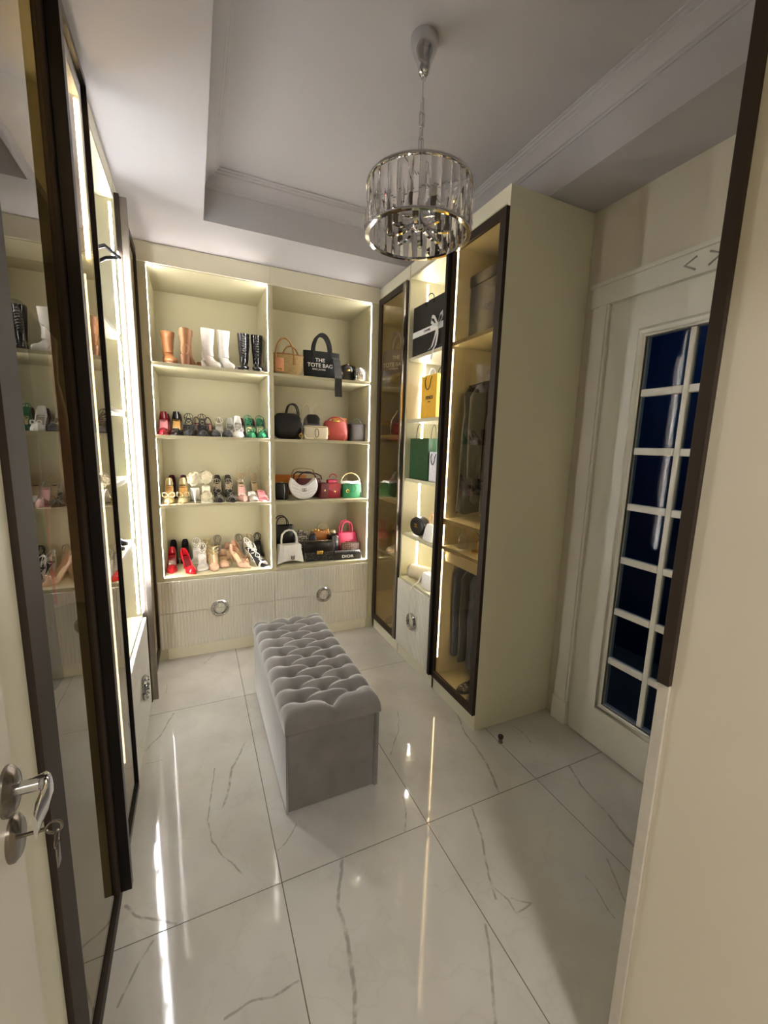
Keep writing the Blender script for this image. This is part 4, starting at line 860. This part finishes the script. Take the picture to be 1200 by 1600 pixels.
P(sbag([(0, .118, .1), (.008, .124, .106), (.12, .124, .106)], 6), 'body', WOVD, t); P(sbag([(.1205, .126, .108), (.135, .126, .108), (.14, .1, .09)], 6), 'lid', WOVD, t); P(MB().band(arc_pts(.09, .045, .135, -.02, 14, -.01), (0, 1, 0), .014, .003), 'handle', BLK, t)
# --- row 3
t = bag('gift_box', 'flat orange cardboard box lying behind the white half-moon bag', (.487, 2.29, Z3), 0, 'box')
P(MB().cbox(-.16, .16, -.03, .03, 0, .135, .002), 'box_body', ORANGE, t); P(MB().cbox(-.163, .163, -.033, .033, .1355, .165, .002), 'box_lid', ORANGE, t)
t = bag('camera_bag', 'small black leather camera bag with silver zip beside the half-moon bag', (.382, 1.955, Z3), -12)
P(MB().cbox(-.05, .05, -.036, .036, 0, .132, .016), 'body', BLK, t, 60); P(MB().tube([(.02, -.037, .006), (.024, -.038, .07), (.018, -.036, .125)], .0028, 6), 'zip', CHROME, t); P(MB().torus((.0, -.03, .136), .009, .002, 'y', 14, 5), 'ring', GOLD, t)
t = bag('half_moon_bag', 'white quilted half-moon shoulder bag with letter emblem and brown-lined strap', (.545, 1.93, Z3))
# crescent body
front = [(.112*math.sin(PI*(i/24-.5)), .112-.112*math.cos(PI*(i/24-.5))) for i in range(25)]+[(.106, .145), (.096, .17)]+[(.088-.176*i/14, .108+.058*abs(1-i/7)**1.8) for i in range(15)]+[(-.096, .17), (-.106, .145)]
rings = [[(q[0]*k, yy, .083+(q[1]-.083)*k) for q in front] for k, yy in ((.86, -.034), (.96, -.03), (1, -.018), (1, .018), (.96, .03), (.86, .034))]
bd = P(MB().loft(rings), 'body', WHB, t, 60)
for i in range(5):
    z0 = .03+i*.022; hw = .09 if i < 3 else .1
    P(MB().tube([(-hw, -.0345, z0+.02), (-hw*.5, -.0355, z0+.006), (0, -.0355, z0-.012), (hw*.5, -.0355, z0+.006), (hw, -.0345, z0+.02)] if i < 3 else [(-hw, -.033, z0+.01), (-hw*.62, -.0345, z0-.006), (-hw*.45, -.035, z0-.016)], .0012, 5), 'quilt_seam', leather('seam_grey', '#c4c0b8', .5), bd)
for s in (-1, 1): P(MB().torus((s*.0085, -.038, .078), .0095, .0022, 'y', 18, 6, PI*.2 if s > 0 else PI*1.2, PI*1.9 if s > 0 else PI*2.9), 'emblem', NICKEL, t)
for s in (-1, 1): P(MB().torus((s*.095, 0, .15), .008, .0022, 'y', 16, 6), 'ring', GOLD, t)
P(MB().band([(-.095, 0, .155), (-.09, 0, .2), (-.075, .0, .232), (-.03, .002, .243), (.03, .003, .24), (.075, .003, .232), (.09, 0, .2), (.095, 0, .155)], (0, 1, 0), .016, .004), 'strap', leather('brown_strap', '#7d5a34', .5), t)
t = bag('handbag', 'burgundy leather handbag with rolled handles behind the half-moon bag', (.63, 2.11, Z3))
P(sbag([(0, .2, .1), (.01, .215, .11), (.12, .21, .1), (.15, .19, .07)], 4), 'body', BURGB, t)
for sy in (-1, 1): P(MB().tube([(-.13+.0, sy*.03, .14), (-.125, sy*.03, .185), (-.1, sy*.03, .205), (.06, sy*.03, .19), (.1, sy*.03, .17), (.105, sy*.03, .14)] if sy < 0 else arc_pts(.15, .06, .14, .03), .006, 8), 'handle', CHO, t)
t = bag('flap_bag', 'small burgundy leather flap bag squeezed between white and red bags', (.713, 1.965, Z3), 8)
P(MB().cbox(-.033, .033, -.04, .04, 0, .125, .008), 'body', BURGB, t); P(MB().cbox(-.034, .034, -.046, -.041, .055, .12, .002), 'flap', BURGB, t); P(MB().cbox(-.006, .006, -.049, -.0462, .06, .075, .001), 'clasp', GOLD, t)
t = bag('flap_bag', 'berry red leather flap bag with pointed flap', (.803, 1.975, Z3))
P(MB().cbox(-.056, .056, -.04, .04, 0, .12, .008), 'body', REDB, t); P(MB().add([(-.056, -.044, .118), (.056, -.044, .118), (.056, -.046, .08), (0, -.047, .05), (-.056, -.046, .08), (-.056, -.041, .118), (.056, -.041, .118), (.056, -.041, .08), (0, -.041, .05), (-.056, -.041, .08)], [(0, 1, 2, 3, 4), (5, 9, 8, 7, 6), (0, 5, 6, 1), (1, 6, 7, 2), (2, 7, 8, 3), (3, 8, 9, 4), (4, 9, 5, 0)]), 'flap', REDB, t); P(MB().lathe([(.006, 0), (.006, .004), (0, .005)], 12).xf(Matrix.Translation((0, -.047, .058)) @ Matrix.Rotation(PI/2, 4, 'X')), 'clasp', GOLD, t)
t = bag('mini_bag', 'tiny pink handbag with round handle behind the red flap bag', (.845, 2.14, Z3))
P(MB().cbox(-.045, .045, -.03, .03, 0, .135, .008), 'body', PINKB, t); P(MB().torus((.01, 0, .15), .032, .0045, 'y', 20, 6, .0, PI), 'handle', PINKB, t)
t = bag('flap_bag', 'emerald green quilted flap bag with gold round handle and white scarf', (.945, 1.95, Z3))
P(MB().cbox(-.078, .078, -.036, .036, 0, .118, .01), 'body', GRNB, t, 60); fl = P(MB().cbox(-.079, .079, -.043, -.037, .045, .115, .003), 'flap', GRNB, t)
for i in range(5): P(MB().tube([(-.07+i*.03, -.0435, .05), (-.055+i*.03, -.0437, .08), (-.07+i*.03, -.0435, .112)], .0012, 5), 'quilt_seam', leather('deep_green_seam', '#0a4427', .5), fl)
P(MB().torus((-.04, -.046, .06), .012, .003, 'y', 18, 6), 'emblem', GOLD, t); P(MB().torus((0, .0, .122), .082, .0045, 'y', 28, 6, 0.02, PI-.02), 'handle', CHAMP, t)
P(MB().band([(-.09, -.02, .13), (-.05, -.045, .135), (.0, -.05, .13), (.05, -.045, .135), (.085, -.02, .11), (.097, .0, .06), (.094, -.02, .02)], (.1, .5, .8), .022, .004), 'scarf', WHB, t)
# --- row 4
t = bag('tote_bag', 'black tote bag with two thin upright handles behind the white handbag', (.42, 2.13, Z4))
P(sbag([(0, .14, .08), (.008, .15, .09), (.2, .165, .09), (.27, .17, .07), (.2705, .16, .06), (.1, .14, .06)], 5), 'body', BLK, t)
for sy in (-1, 1): P(MB().tube(arc_pts(.1, .085, .26, sy*.037, 18, -.01, .8), .0042, 8), 'handle', BLK, t, 60)
t = bag('handbag', 'white hourglass handbag with curved base, top handle and square metal emblem', (.43, 1.93, Z4), 4)
rr = []
for yy, k in ((-.04, .97), (-.036, 1), (.036, 1), (.04, .97)):
    prof_ = [(-.108, .004)]+[(-.108+.216*i/12, .004+.026*math.sin(PI*i/12)) for i in range(1, 12)]+[(.108, .004), (.1, .06), (.088, .12), (.084, .155), (-.084, .155), (-.088, .12), (-.1, .06)]
    rr.append([(q[0]*k, yy, .08+(q[1]-.08)*k) for q in prof_])
P(MB().loft(rr), 'body', WHB, t, 35); P(MB().cbox(-.052, .086, -.0455, -.0405, .052, .157, .002), 'flap', WHB, t)
P(MB().tube([(-.06, 0, .15), (-.062, 0, .19), (-.055, 0, .235), (-.03, 0, .262), (0, 0, .27), (.03, 0, .262), (.055, 0, .235), (.062, 0, .19), (.06, 0, .15)], .0075, 10), 'handle', WHB, t, 60)
b = MB().cbox(.002, .03, -.049, -.0456, .04, .046, .001).cbox(.002, .006, -.049, -.0456, .046, .072, .001).cbox(.026, .03, -.049, -.0456, .046, .072, .001).cbox(.006, .026, -.049, -.0456, .054, .060, .001); P(b, 'emblem', NICKEL, t)
t = bag('shoulder_bag', 'snake print shoulder bag lying behind the white handbag', (.575, 2.15, Z4), -2)
P(sbag([(0, .12, .08), (.01, .14, .09), (.15, .145, .08), (.2, .12, .04)], 3), 'body', SNAKE, t); P(MB().band([(-.05, -.02, .19), (-.02, -.05, .225), (.03, -.055, .2), (.07, -.055, .15)], (0, .7, .7), .02, .003), 'strap', SNAKE, t)
t = bag('flap_bag', 'black flap bag with grey monogram panels and gold clasp', (.672, 1.945, Z4), -2)
P(MB().cbox(-.12, .12, -.045, .045, 0, .15, .014), 'body', MONO, t, 60); P(MB().cbox(-.122, .122, -.053, -.046, .078, .152, .003), 'flap', BLK, t); P(MB().cbox(-.118, .118, -.052, .045, .1505, .158, .003), 'top_flap', BLK, t); P(MB().cbox(-.026, .026, -.06, -.0535, .062, .092, .003), 'clasp', GOLD, t); P(MB().tube([(-.118, 0, .15), (-.06, -.02, .168), (.06, -.02, .168), (.118, 0, .15)], .004, 6), 'strap', NICKEL, t)
t = bag('handbag', 'tan and gold ornate handbag behind the monogram flap bag', (.74, 2.13, Z4))
P(sbag([(0, .16, .08), (.01, .17, .09), (.17, .17, .08), (.21, .15, .05)], 4), 'body', TANB, t); P(MB().torus((.02, 0, .21), .05, .005, 'y', 24, 6, 0, PI), 'handle', CHAMP, t)
for i in range(6): P(MB().lathe([(0, 0), (.009, .006), (.011, .018), (.006, .026), (.007, .034), (0, .036)], 8, (-.075+i*.028, -.02, .19+.012*math.sin(i*1.3))), 'gold_ornament', GOLD, t)
t = bag('box_bag', 'narrow black bucket bag standing behind the monogram flap bag', (.65, 2.05, Z4), 0)
P(sbag([(0, .05, .05), (.01, .06, .06), (.17, .06, .055), (.2, .04, .03)], 4), 'body', BLK, t); P(MB().tube(arc_pts(.04, .03, .19, 0, 12), .003, 6), 'handle', BLK, t)
t = bag('box_bag', 'narrow black bag with curved gold edge beside the pink handbag', (.818, 2.025, Z4), 10)
P(MB().cbox(-.035, .035, -.05, .05, 0, .19, .01), 'body', BLK, t); P(MB().tube([(.037, -.05, .02), (.041, -.052, .09), (.03, -.052, .16), (0, -.052, .185)], .0035, 6), 'gold_edge', GOLD, t); P(MB().lathe([(0, 0), (.02, .005), (.03, .02), (.02, .036), (0, .04)], 10, (0, -.01, .192)), 'knot', CHAMP, t)
t = bag('handbag', 'hot pink leather handbag with two upright handles at the shelf end', (.958, 2.09, Z4))
P(sbag([(0, .16, .1), (.01, .178, .115), (.14, .176, .1), (.19, .172, .07)], 5), 'body', PINKB, t)
for sy in (-1, 1): P(MB().tube(arc_pts(.1, .1, .185, sy*.032, 18, .0, .75), .006, 8), 'handle', PINKB, t, 60)
P(MB().cbox(-.02, .02, -.062, -.056, .1, .118, .002), 'clasp', GOLD, t)
t = bag('long_pouch', 'dark brown monogram long pouch leaning in front of the pink handbag', (.967, 1.985, Z4), -3, 'pouch')
P(sbag([(0, .15, .03), (.006, .165, .038), (.06, .172, .036), (.118, .168, .02)], 5), 'body', CHK, t); P(MB().tube([(-.084, 0, .118), (.084, 0, .118)], .0025, 6), 'zip', GOLD, t)
t = bag('evening_clutch', 'flat black clutch with white letters at the front of the bottom bag shelf', (.905, 1.905, Z4), -4, 'clutch')
P(sbag([(0, .215, .045), (.006, .235, .052), (.05, .235, .048), (.072, .22, .02)], 5), 'body', MONO, t); P(sbag([(.0, .236, .006, -.026), (.04, .238, .006, -.0265), (.06, .235, .008, -.022)], 5), 'flap', BLK, t); lettering(t, 'lettering', 'DIOR', .032, (0, -.0305, .028), PRINTW, sx=1.3)
# ---- right open shelving
SO = 1.0
def paper_bag(name, label, loc, rz, w_, d_, h_, m, hm, hw=.07, hh=.07, flop=0, side=None):
    t = bag(name, label, loc, rz, 'shopping bag')
    b = MB(); th = .002
    b.box(-w_/2, w_/2, -d_/2, -d_/2+th, 0, h_).box(-w_/2, w_/2, d_/2-th, d_/2, 0, h_).box(-w_/2, -w_/2+th, -d_/2+th, d_/2-th, 0, h_).box(w_/2-th, w_/2, -d_/2+th, d_/2-th, 0, h_).box(-w_/2, w_/2, -d_/2, d_/2, 0, th)
    P(b, 'body', m, t, False)
    for sy in (-1, 1):
        yy = sy*(d_/2+.002)
        if flop and sy < 0: pts = [(-hw/2, yy, h_-.012), (-hw/2, yy-.006, h_-.03)]+[(hw/2*math.cos(PI+PI*i/10), yy-.008, h_-.03-hh*math.sin(PI*i/10)) for i in range(11)]+[(hw/2, yy-.006, h_-.03), (hw/2, yy, h_-.012)]
        else: pts = [(-hw/2, yy, h_-.03)]+arc_pts(hw, hh, h_-.005, yy, 12)+[(hw/2, yy, h_-.03)]
        P(MB().tube(pts, .0028, 6), 'handle', hm, t, 60)
    return t
WPAP = mat('white_paper', '#e4e2e8', .6); YPAP = mat('yellow_paper', '#e0ac2c', .55); GPAP = mat('green_paper', '#1e4a22', .5); BPAP = mat('black_card', '#0b0b0d', .45); RIB = mat('white_ribbon', '#dcdad6', .4)
ROZ = [.6045, .9335, 1.3295, 1.7335, 2.1415]
t = paper_bag('shopping_bag', 'large black paper shopping bag tied with a white ribbon bow', (1.2, 1.115, ROZ[4]), -88, .4, .1, .31, BPAP, BPAP, .09, .04)
P(MB().band([(-.2, -.052, .135), (.2, -.052, .135)], (0, 0, 1), .036, .002), 'ribbon_band', RIB, t, False); lettering(t, 'lettering', 'CHANEL', .02, (-.02, -.0535, .135), PRINTB)
b = MB()
for s in (-1, 1):
    b.band([(.1, -.055, .14), (.1+s*.03, -.06, .19), (.1+s*.055, -.062, .2), (.1+s*.06, -.062, .17), (.1+s*.03, -.06, .145), (.1, -.055, .14)], (0, .3, .9), .02, .0015)
    b.band([(.1, -.056, .14), (.1+s*.015, -.062, .08), (.1-.03+s*.03, -.064, .02), (.1-.05+s*.03, -.067, -.0), (.1-.06+s*.03, -.071, -.06)] if s > 0 else [(.1, -.056, .14), (.09, -.062, .08), (.06, -.064, .02), (.03, -.066, .008)], (1, 0, .2), .018, .0015)
P(b, 'bow', RIB, t, False)
paper_bag('shopping_bag', 'plain white paper bag behind the yellow shopping bag', (1.3, 1.228, ROZ[3]), -86, .19, .09, .3, WPAP, WPAP, .08, .04)
t = paper_bag('shopping_bag', 'yellow paper shopping bag with dark looped handle and printed name', (1.19, 1.085, ROZ[3]), -90, .19, .08, .265, YPAP, mat('dark_cord', '#2a1c16', .6), .07, .06, 1)
lettering(t, 'lettering', 'FENDI', .032, (.01, -.0415, .125), PRINTB); lettering(t, 'lettering', 'ROMA', .01, (.01, -.0415, .1), PRINTB)
paper_bag('gift_bag', 'dark green gift bag with grey ribbon handle on the open shelving', (1.215, 1.2, ROZ[2]), -90, .25, .11, .275, GPAP, mat('grey_ribbon', '#5b5650', .5), .07, .1)
paper_bag('gift_bag', 'small white gift bag beside the green gift bag', (1.19, 1.0, ROZ[2]), -90, .11, .06, .19, WPAP, mat('dark_cord', '#2a1c16', .6), .05, .05, 1)
t = bag('shoulder_bag', 'round black quilted bag with gold double-letter emblem on the open shelving', (1.195, 1.2, ROZ[1]), -84)
P(MB().loft([[(.085*k*math.cos(a), yy, .068+.066*k*math.sin(a)) for a in [2*PI*i/30 for i in range(30)]] for k, yy in ((.8, -.034), (.95, -.031), (1, -.022), (1, .022), (.95, .031), (.8, .034))]), 'body', BLK, t, 60)
for s in (-1, 1): P(MB().torus((s*.009, -.038, .075), .0105, .0026, 'y', 18, 6, PI*.2 if s > 0 else PI*1.2, PI*1.9 if s > 0 else PI*2.9), 'emblem', GOLD, t)
for i in range(5): P(MB().tube([(-.05, -.0352, .03+i*.018), (0, -.0356, .018+i*.018), (.05, -.0352, .03+i*.018)], .001, 5), 'quilt_seam', SOLB, t)
t = bag('handbag', 'white trapeze handbag with slim handle beside the round black bag', (1.185, 1.03, ROZ[1]), -90)
P(sbag([(0, .12, .07), (.008, .13, .08), (.09, .1, .05), (.11, .085, .03)], 5), 'body', WHB, t); P(MB().tube(arc_pts(.06, .08, .1, 0, 14, -.005), .0035, 6), 'handle', PEACH, t)
t = bag('flower_corsage', 'pink fabric flower behind the white trapeze handbag', (1.31, 1.08, ROZ[1]), -90, 'ornament')
P(fluff((0, 0, .12), .05, 120, 9), 'petals', ROSE, t, False); P(MB().lathe([(.04, 0), (.035, .006), (.005, .01), (.005, .09)], 14), 'stand', GOLD, t)
t = bag('bolster_clutch', 'beige rolled bolster clutch lying across the drawer top', (1.245, 1.165, ROZ[0]), -62, 'clutch')
P(MB().loft([[(x_, .052*k*math.cos(a), .053+.052*k*math.sin(a)) for a in [2*PI*i/24 for i in range(24)]] for x_, k in ((-.14, .75), (-.134, .95), (-.12, 1), (.12, 1), (.134, .95), (.14, .75))]), 'body', leather('beige_grain', '#c4b798', .5), t, 60)
t = bag('mini_bag', 'small white structured bag with long strap hanging over the fluted drawers', (1.19, 1.03, ROZ[0]), -90)
P(sbag([(0, .13, .07), (.006, .135, .078), (.085, .125, .07), (.1, .11, .05)], 6), 'body', WHB, t); P(MB().tube(arc_pts(.05, .03, .095, 0, 12), .0045, 6), 'handle', CREAML, t); P(MB().band([(-.05, -.04, .07), (-.052, -.062, .03), (-.055, -.098, .012), (-.056, -.118, -.03), (-.05, -.122, -.1), (-.044, -.122, -.16), (-.036, -.122, -.23), (-.02, -.122, -.26), (-.012, -.122, -.2)], (1, 0, 0), .016, .002), 'strap', leather('pale_strap', '#cfc8b4', .5), t)
# ---- corner cabinet right: tote and dim contents
t = bag('tote_bag', 'grey canvas tote bag printed with white words behind corner glass', (1.225, 1.7, 2.0715), -62)
P(sbag([(0, .26, .1), (.01, .27, .11), (.12, .275, .09), (.2, .27, .05)], 4), 'body', GCANV, t); lettering(t, 'lettering', 'THE', .036, (0.02, -.053, .135), PRINTW); lettering(t, 'lettering', 'TOTE BAG', .042, (0.0, -.0545, .085), PRINTW); lettering(t, 'lettering', 'MARC JACOBS', .013, (0, -.0545, .055), PRINTW)
for sy in (-1, 1): P(MB().band(arc_pts(.11, .13, .19, sy*.028, 16), (0, 1, 0), .006, .018), 'handle', GCANV, t)
i_ = 0
for z_, mm, nm, lb in ((1.6315, BLK, 'duffel_bag', 'dark duffel bag on a shelf behind the corner glass'), (1.1415, leather('dark_grey_leather', '#35332f', .5), 'duffel_bag', 'grey leather weekend bag behind the corner glass')):
    t = bag(nm, lb, (1.33, 1.66, z_), -75, 'bag')
    P(sbag([(0, .3, .18), (.02, .34, .21), (.12, .34, .2), (.2, .28, .1)], 3.4), 'body', mm, t)
    for sy in (-1, 1): P(MB().tube(arc_pts(.14, .12, .17, sy*.04, 14), .007, 8), 'handle', mm, t)
pair(shoe('sneaker', 'white trainer on the low shelf behind the corner glass', 'trainers behind the corner glass', WHT, WINS, leather('trainer_sole', '#e6e3dc', .6), .02, 'round', 'pump', 'block', L=.24, extra=('cross',)), (1.26, 1.55, .7115, -100), (1.26, 1.66, .7115, -80), 'white trainer farther into the corner behind the corner glass')
pair(shoe('sneaker', 'grey trainer at the bottom behind the corner glass', 'grey trainers behind the corner glass', GRY, WINS, leather('trainer_sole', '#e6e3dc', .6), .02, 'round', 'pump', 'block', L=.24, extra=('cross',)), (1.26, 1.5, .1005, -95), (1.26, 1.66, .1005, -75), 'grey trainer farther into the corner behind the corner glass')
# ---- left open shelving
t = bag('shopper_bag', 'grey patterned fabric shopper with black bands and black handles', (-.645, .99, 2.0415), 96)
P(sbag([(0, .34, .13), (.01, .36, .15), (.15, .365, .14), (.28, .37, .1)], 5), 'body', HOUND, t); P(sbag([(.1, .372, .155), (.135, .372, .152)], 5), 'band', BLK, t); P(sbag([(.185, .376, .142), (.2, .376, .138)], 5), 'band', BLK, t)
for sy in (-1, 1): P(MB().tube([(-.08, sy*.055, .2), (-.08, sy*.06-.0, .27), (-.07, sy*.08-.03, .3), (0, sy*.09-.07, .29), (.07, sy*.08-.03, .3), (.08, sy*.06, .27), (.08, sy*.055, .2)], .008, 8), 'handle', BLK, t)
pair(shoe('loafer', 'black leather loafer on the left open shelving', 'black loafers on the left shelving', BLK, SOLB, SOLB, .025, 'round', 'pump', 'block', L=.24, extra=('buckle',), ext_m=GOLD), (-.66, 1.06, 1.0315, 95), (-.66, .965, 1.0315, 85), 'black leather loafer beside the white trainers on the left shelving')
pair(shoe('sneaker', 'white trainer beside the black loafers on the left shelving', 'white trainers on the left shelving', WHT, WINS, leather('trainer_sole', '#e6e3dc', .6), .02, 'round', 'pump', 'block', L=.24, extra=('cross',)), (-.66, .82, 1.0315, 92), (-.66, .7, 1.0315, 88), 'white trainer next to the long glass wardrobe on the left shelving')
t = bag('sun_hat', 'beige straw sun hat lying on the left drawer top', (-.72, 1.02, .6045), 0, 'hat')
P(MB().lathe([(0, .1), (.05, .097), (.08, .075), (.09, .025), (.1, .012), (.16, .004), (.162, .001), (.1, .004), (.0, .006)], 36), 'hat_body', STRAW, t, 60); P(MB().lathe([(.0915, .02), (.0925, .03), (.089, .045), (.087, .045)], 36), 'hat_band', BLK, t)
t = bag('folded_jeans', 'folded blue denim trousers on the left drawer top', (-.64, .735, .6045), 12, 'trousers')
P(sbag([(0, .2, .17), (.02, .21, .18), (.05, .205, .175), (.062, .18, .15)], 5), 'cloth', mat('blue_denim', '#2b3f7e', .8, bump=.3), t)
t = bag('storage_jar', 'small green glass jar on the left open shelving', (-.62, 1.12, 1.3615), 0, 'jar')
P(MB().lathe([(0, 0), (.03, 0), (.033, .01), (.033, .1), (.02, .12), (.02, .13), (0, .13)], 20), 'body', leather('green_glaze', '#8aa08a', .3), t, 60); P(MB().lathe([(0, .1305), (.022, .1305), (.022, .145), (0, .148)], 20), 'lid', GOLD, t)
t = bag('backpack', 'black leather backpack standing on the left open shelving', (-.68, .86, 1.3615), 90, 'backpack')
P(sbag([(0, .2, .1), (.015, .22, .12), (.15, .22, .11), (.22, .18, .08), (.25, .1, .04)], 3.4), 'body', BLK, t); P(MB().tube(arc_pts(.06, .03, .235, 0, 12), .005, 6), 'handle', BLK, t); P(sbag([(.02, .15, .03, -.05), (.09, .16, .036, -.052), (.12, .13, .02, -.05)], 4), 'pocket', BLK, t)

# ================================================================ HANGING CLOTHES
def garment(name, label, loc, rz, m, wt, wb, ln, dep=.09, sleeves=True, folds=7, seed=1, cat='garment', knob=CHROME, hanger=True):
    """hung from a rail: origin at the shoulder line, cloth runs down"""
    rnd = random.Random(seed); t = thing(name, label, cat, loc, rz, world=False); ph = [rnd.random()*6 for _ in range(4)]
    rings = []; n = 56
    for z_, w_, d_, f in ((.0, .12, .05, 0), (-.012, .2, .06, 0), (-.035, wt*.85, .07, 0), (-.07, wt, dep*.85, .1), (-.2, wt*.96, dep, .3), (-.3*ln, wt*.9+.1*wb, dep, .6), (-.55*ln, (wt+wb)/2, dep, .85), (-.8*ln, wb*.97, dep*1.05, 1), (-ln, wb, dep*1.1, 1)):
        ring = []
        for k in range(n):
            a = 2*PI*k/n; c, s = math.cos(a), math.sin(a)
            rr_ = 1+f*.16*math.sin(folds*a+ph[0])*abs(s)+f*.08*math.sin((folds*2+1)*a+ph[1])
            ring.append((math.copysign(abs(c)**.8, c)*w_/2*(1+f*.03*math.sin(3*a+ph[2])), math.copysign(abs(s)**.8, s)*d_/2*rr_, z_+(.01*math.sin(5*a+ph[3]) if z_ == -ln else 0)))
        rings.append(ring)
    P(MB().loft(rings[::-1]), 'cloth', m, t, 60)
    if sleeves:
        for s in (-1, 1):
            pts = [(s*wt*.42, 0, -.05), (s*wt*.5, -.005, -.1), (s*wt*.54, -.012, -.3), (s*wt*.55, -.02, -min(.56, ln*.8))]
            P(MB().tube(pts, [.04, .05, .045, .038], 14, flat=.8), 'sleeve', m, t, 60)
    if hanger:
        b = MB().tube([(-wt*.42, 0, -.03), (-.05, 0, .004), (0, 0, .016), (.05, 0, .004), (wt*.42, 0, -.03)], .006, 8)
        h = P(b, 'hanger', mat('dark_hanger', '#2a2420', .4), t); P(MB().tube([(0, 0, .012), (0, 0, .04), (.010, 0, .058), (.0155, 0, .073), (.011, 0, .085), (0, 0, .0895), (-.011, 0, .085), (-.0148, 0, .074)], .0018, 6), 'hook', knob, h)
    return t
RAILZ = 2.0
for nm, lb, q in (('clothes_rail', 'chrome clothes rail inside the single glass door wardrobe', (1.4, .406, .826)), ('clothes_rail', 'chrome clothes rail inside the long wardrobe with two glass doors', (-.79, -.38, .557)), ('clothes_rail', 'chrome clothes rail inside the corner wardrobe by the shoe shelves', (-.79, 1.228, 2.352))):
    tag(MB().tube([(q[0], q[1]+.001, RAILZ), (q[0], q[2]-.001, RAILZ)], .012, 14).ob(nm, CHROME, smooth=60), lb, 'rail')
DK = mat('black_wool', '#17161a', .9, sheen=.3); DKB = mat('charcoal_wool', '#2c2a2c', .9, sheen=.3); COAT = mat('camel_wool', '#b08a5c', .9, sheen=.3); DEN = mat('dark_denim', '#232a44', .85)
HZ = RAILZ-.073
garment('blazer', 'black blazer on a hanger behind the single glass door', (1.39, .655, HZ), 2, DK, .36, .37, .68, .085, True, 5, 2)
garment('dress', 'charcoal long dress hanging behind the single glass door', (1.39, .765, HZ), 0, DKB, .38, .42, .76, .06, False, 7, 3)
garment('coat', 'camel wool coat hanging nearest the cream side panel', (1.39, .452, HZ), 0, COAT, .4, .42, .75, .06, False, 6, 4)
garment('dress', 'black velvet dress hanging between blazer and camel coat', (1.39, .55, HZ), 0, DK, .38, .4, .74, .07, False, 6, 9)
# accessories niche and trouser rack in the tall wardrobe
t = bag('perfume_tray', 'pale accessory tray with handles under the niche shelf', (1.36, .62, .9), 0, 'tray')
P(MB().box(-.2, .2, -.19, .19, -.04, -.034).box(-.2, -.19, -.19, .19, -.034, .02).box(.19, .2, -.19, .19, -.034, .02).box(-.19, .19, -.19, -.18, -.034, .02).box(-.19, .19, .18, .19, -.034, .02), 'tray_body', CREAMIN, t, False); P(MB().box(-.2, .2, -.2105, -.1905, -.02, .0).box(-.2, .2, .1905, .2055, -.02, .0), 'runner', NICKEL, t, False)
t = bag('glass_vase', 'clear glass bottle standing in the niche of the single door wardrobe', (1.22, .72, .9565), 0, 'bottle')
P(MB().lathe([(0, 0), (.03, 0), (.034, .02), (.03, .07), (.012, .09), (.012, .12), (.016, .125), (0, .125)], 20), 'body', glass('clear_glass', (.9, .9, .88), .08), t, 60)
t = bag('jewellery_stand', 'curved gold jewellery stand in the niche of the single door wardrobe', (1.24, .6, .9565), 0, 'stand')
P(MB().lathe([(0, 0), (.04, 0), (.04, .008), (0, .01)], 20), 'base', GOLD, t, 60); P(MB().tube([(0, 0, .008), (.0, .02, .05), (0, -.01, .09), (0, .02, .115)], .004, 8), 'stem', GOLD, t)
for i in range(5):
    m_ = (DK, DKB, DEN, DK, DEN)[i]
    t = garment('trousers', ('black pressed trousers under the accessory tray beside the side panel', 'charcoal trousers hanging under the accessory tray', 'dark blue trousers hanging under the accessory tray', 'black trousers hanging between two pairs of blue trousers', 'navy trousers under the accessory tray next to the open shelving')[i], (1.38, .455+i*.083, .84), 0, m_, .33, .32, .6, .055, False, 4, 20+i, 'trousers', hanger=False)
pair(shoe('court_shoe', 'black court shoe on the floor of the single door wardrobe', 'court shoes in the single door wardrobe', PAT, SOLB, SOLB, .05, 'round', 'pump', 'kitten'), (1.25, .5, .1005, -90), (1.25, .6, .1005, -90), 'black court shoe under the dark trousers in the single door wardrobe')
t = bag('storage_box', 'large black lidded box on the upper shelf of the single door wardrobe', (1.41, .66, 2.1415), 0, 'box')
P(MB().cbox(-.17, .17, -.16, .16, 0, .3, .003), 'box_body', BPAP, t); P(MB().cbox(-.174, .174, -.164, .164, .3005, .36, .003), 'box_lid', BPAP, t); lettering(t, 'lettering', 'DIOR', .03, (-.1755, 0, .17), mat('grey_print', '#6d6a66', .6), -PI/2)
# left double wardrobe
PKM = mat('hot_pink_satin', '#d8306a', .5, sheen=.3); FEA = mat('pale_feather_fabric', '#e8dfcc', .9)
garment('dress', 'hot pink satin dress hanging behind the two glass doors', (-.79, .3, HZ), 0, PKM, .36, .3, .9, .07, False, 6, 31)
garment('dress', 'ivory dress added in place of a bright patch of light beside the pink dress', (-.79, .45, HZ), 0, FEA, .36, .46, .95, .1, False, 9, 32)  # pale dress stands in for a patch of light behind the glass
garment('coat', 'dark grey coat hanging behind the two glass doors', (-.79, .16, HZ), 0, DKB, .36, .38, 1.1, .09, True, 6, 33)
garment('coat', 'black long coat hanging near the wide door stile', (-.79, .0, HZ), 0, DK, .36, .38, 1.2, .09, True, 6, 34)
garment('coat', 'camel overcoat hanging at the entry door end of the rail', (-.79, -.2, HZ), 0, COAT, .36, .38, 1.15, .09, True, 6, 35)
# left corner wardrobe
garment('dress', 'gold sequin dress hanging behind the corner glass by the shoe shelves', (-.79, 1.42, HZ), 0, leather('gold_sequin', '#a98a4a', .35, metal=.4), .38, .42, .9, .1, False, 7, 41)
garment('dress', 'ivory dress hanging behind the corner glass by the shoe shelves', (-.79, 1.62, HZ), 0, FEA, .38, .42, .88, .1, False, 7, 42)
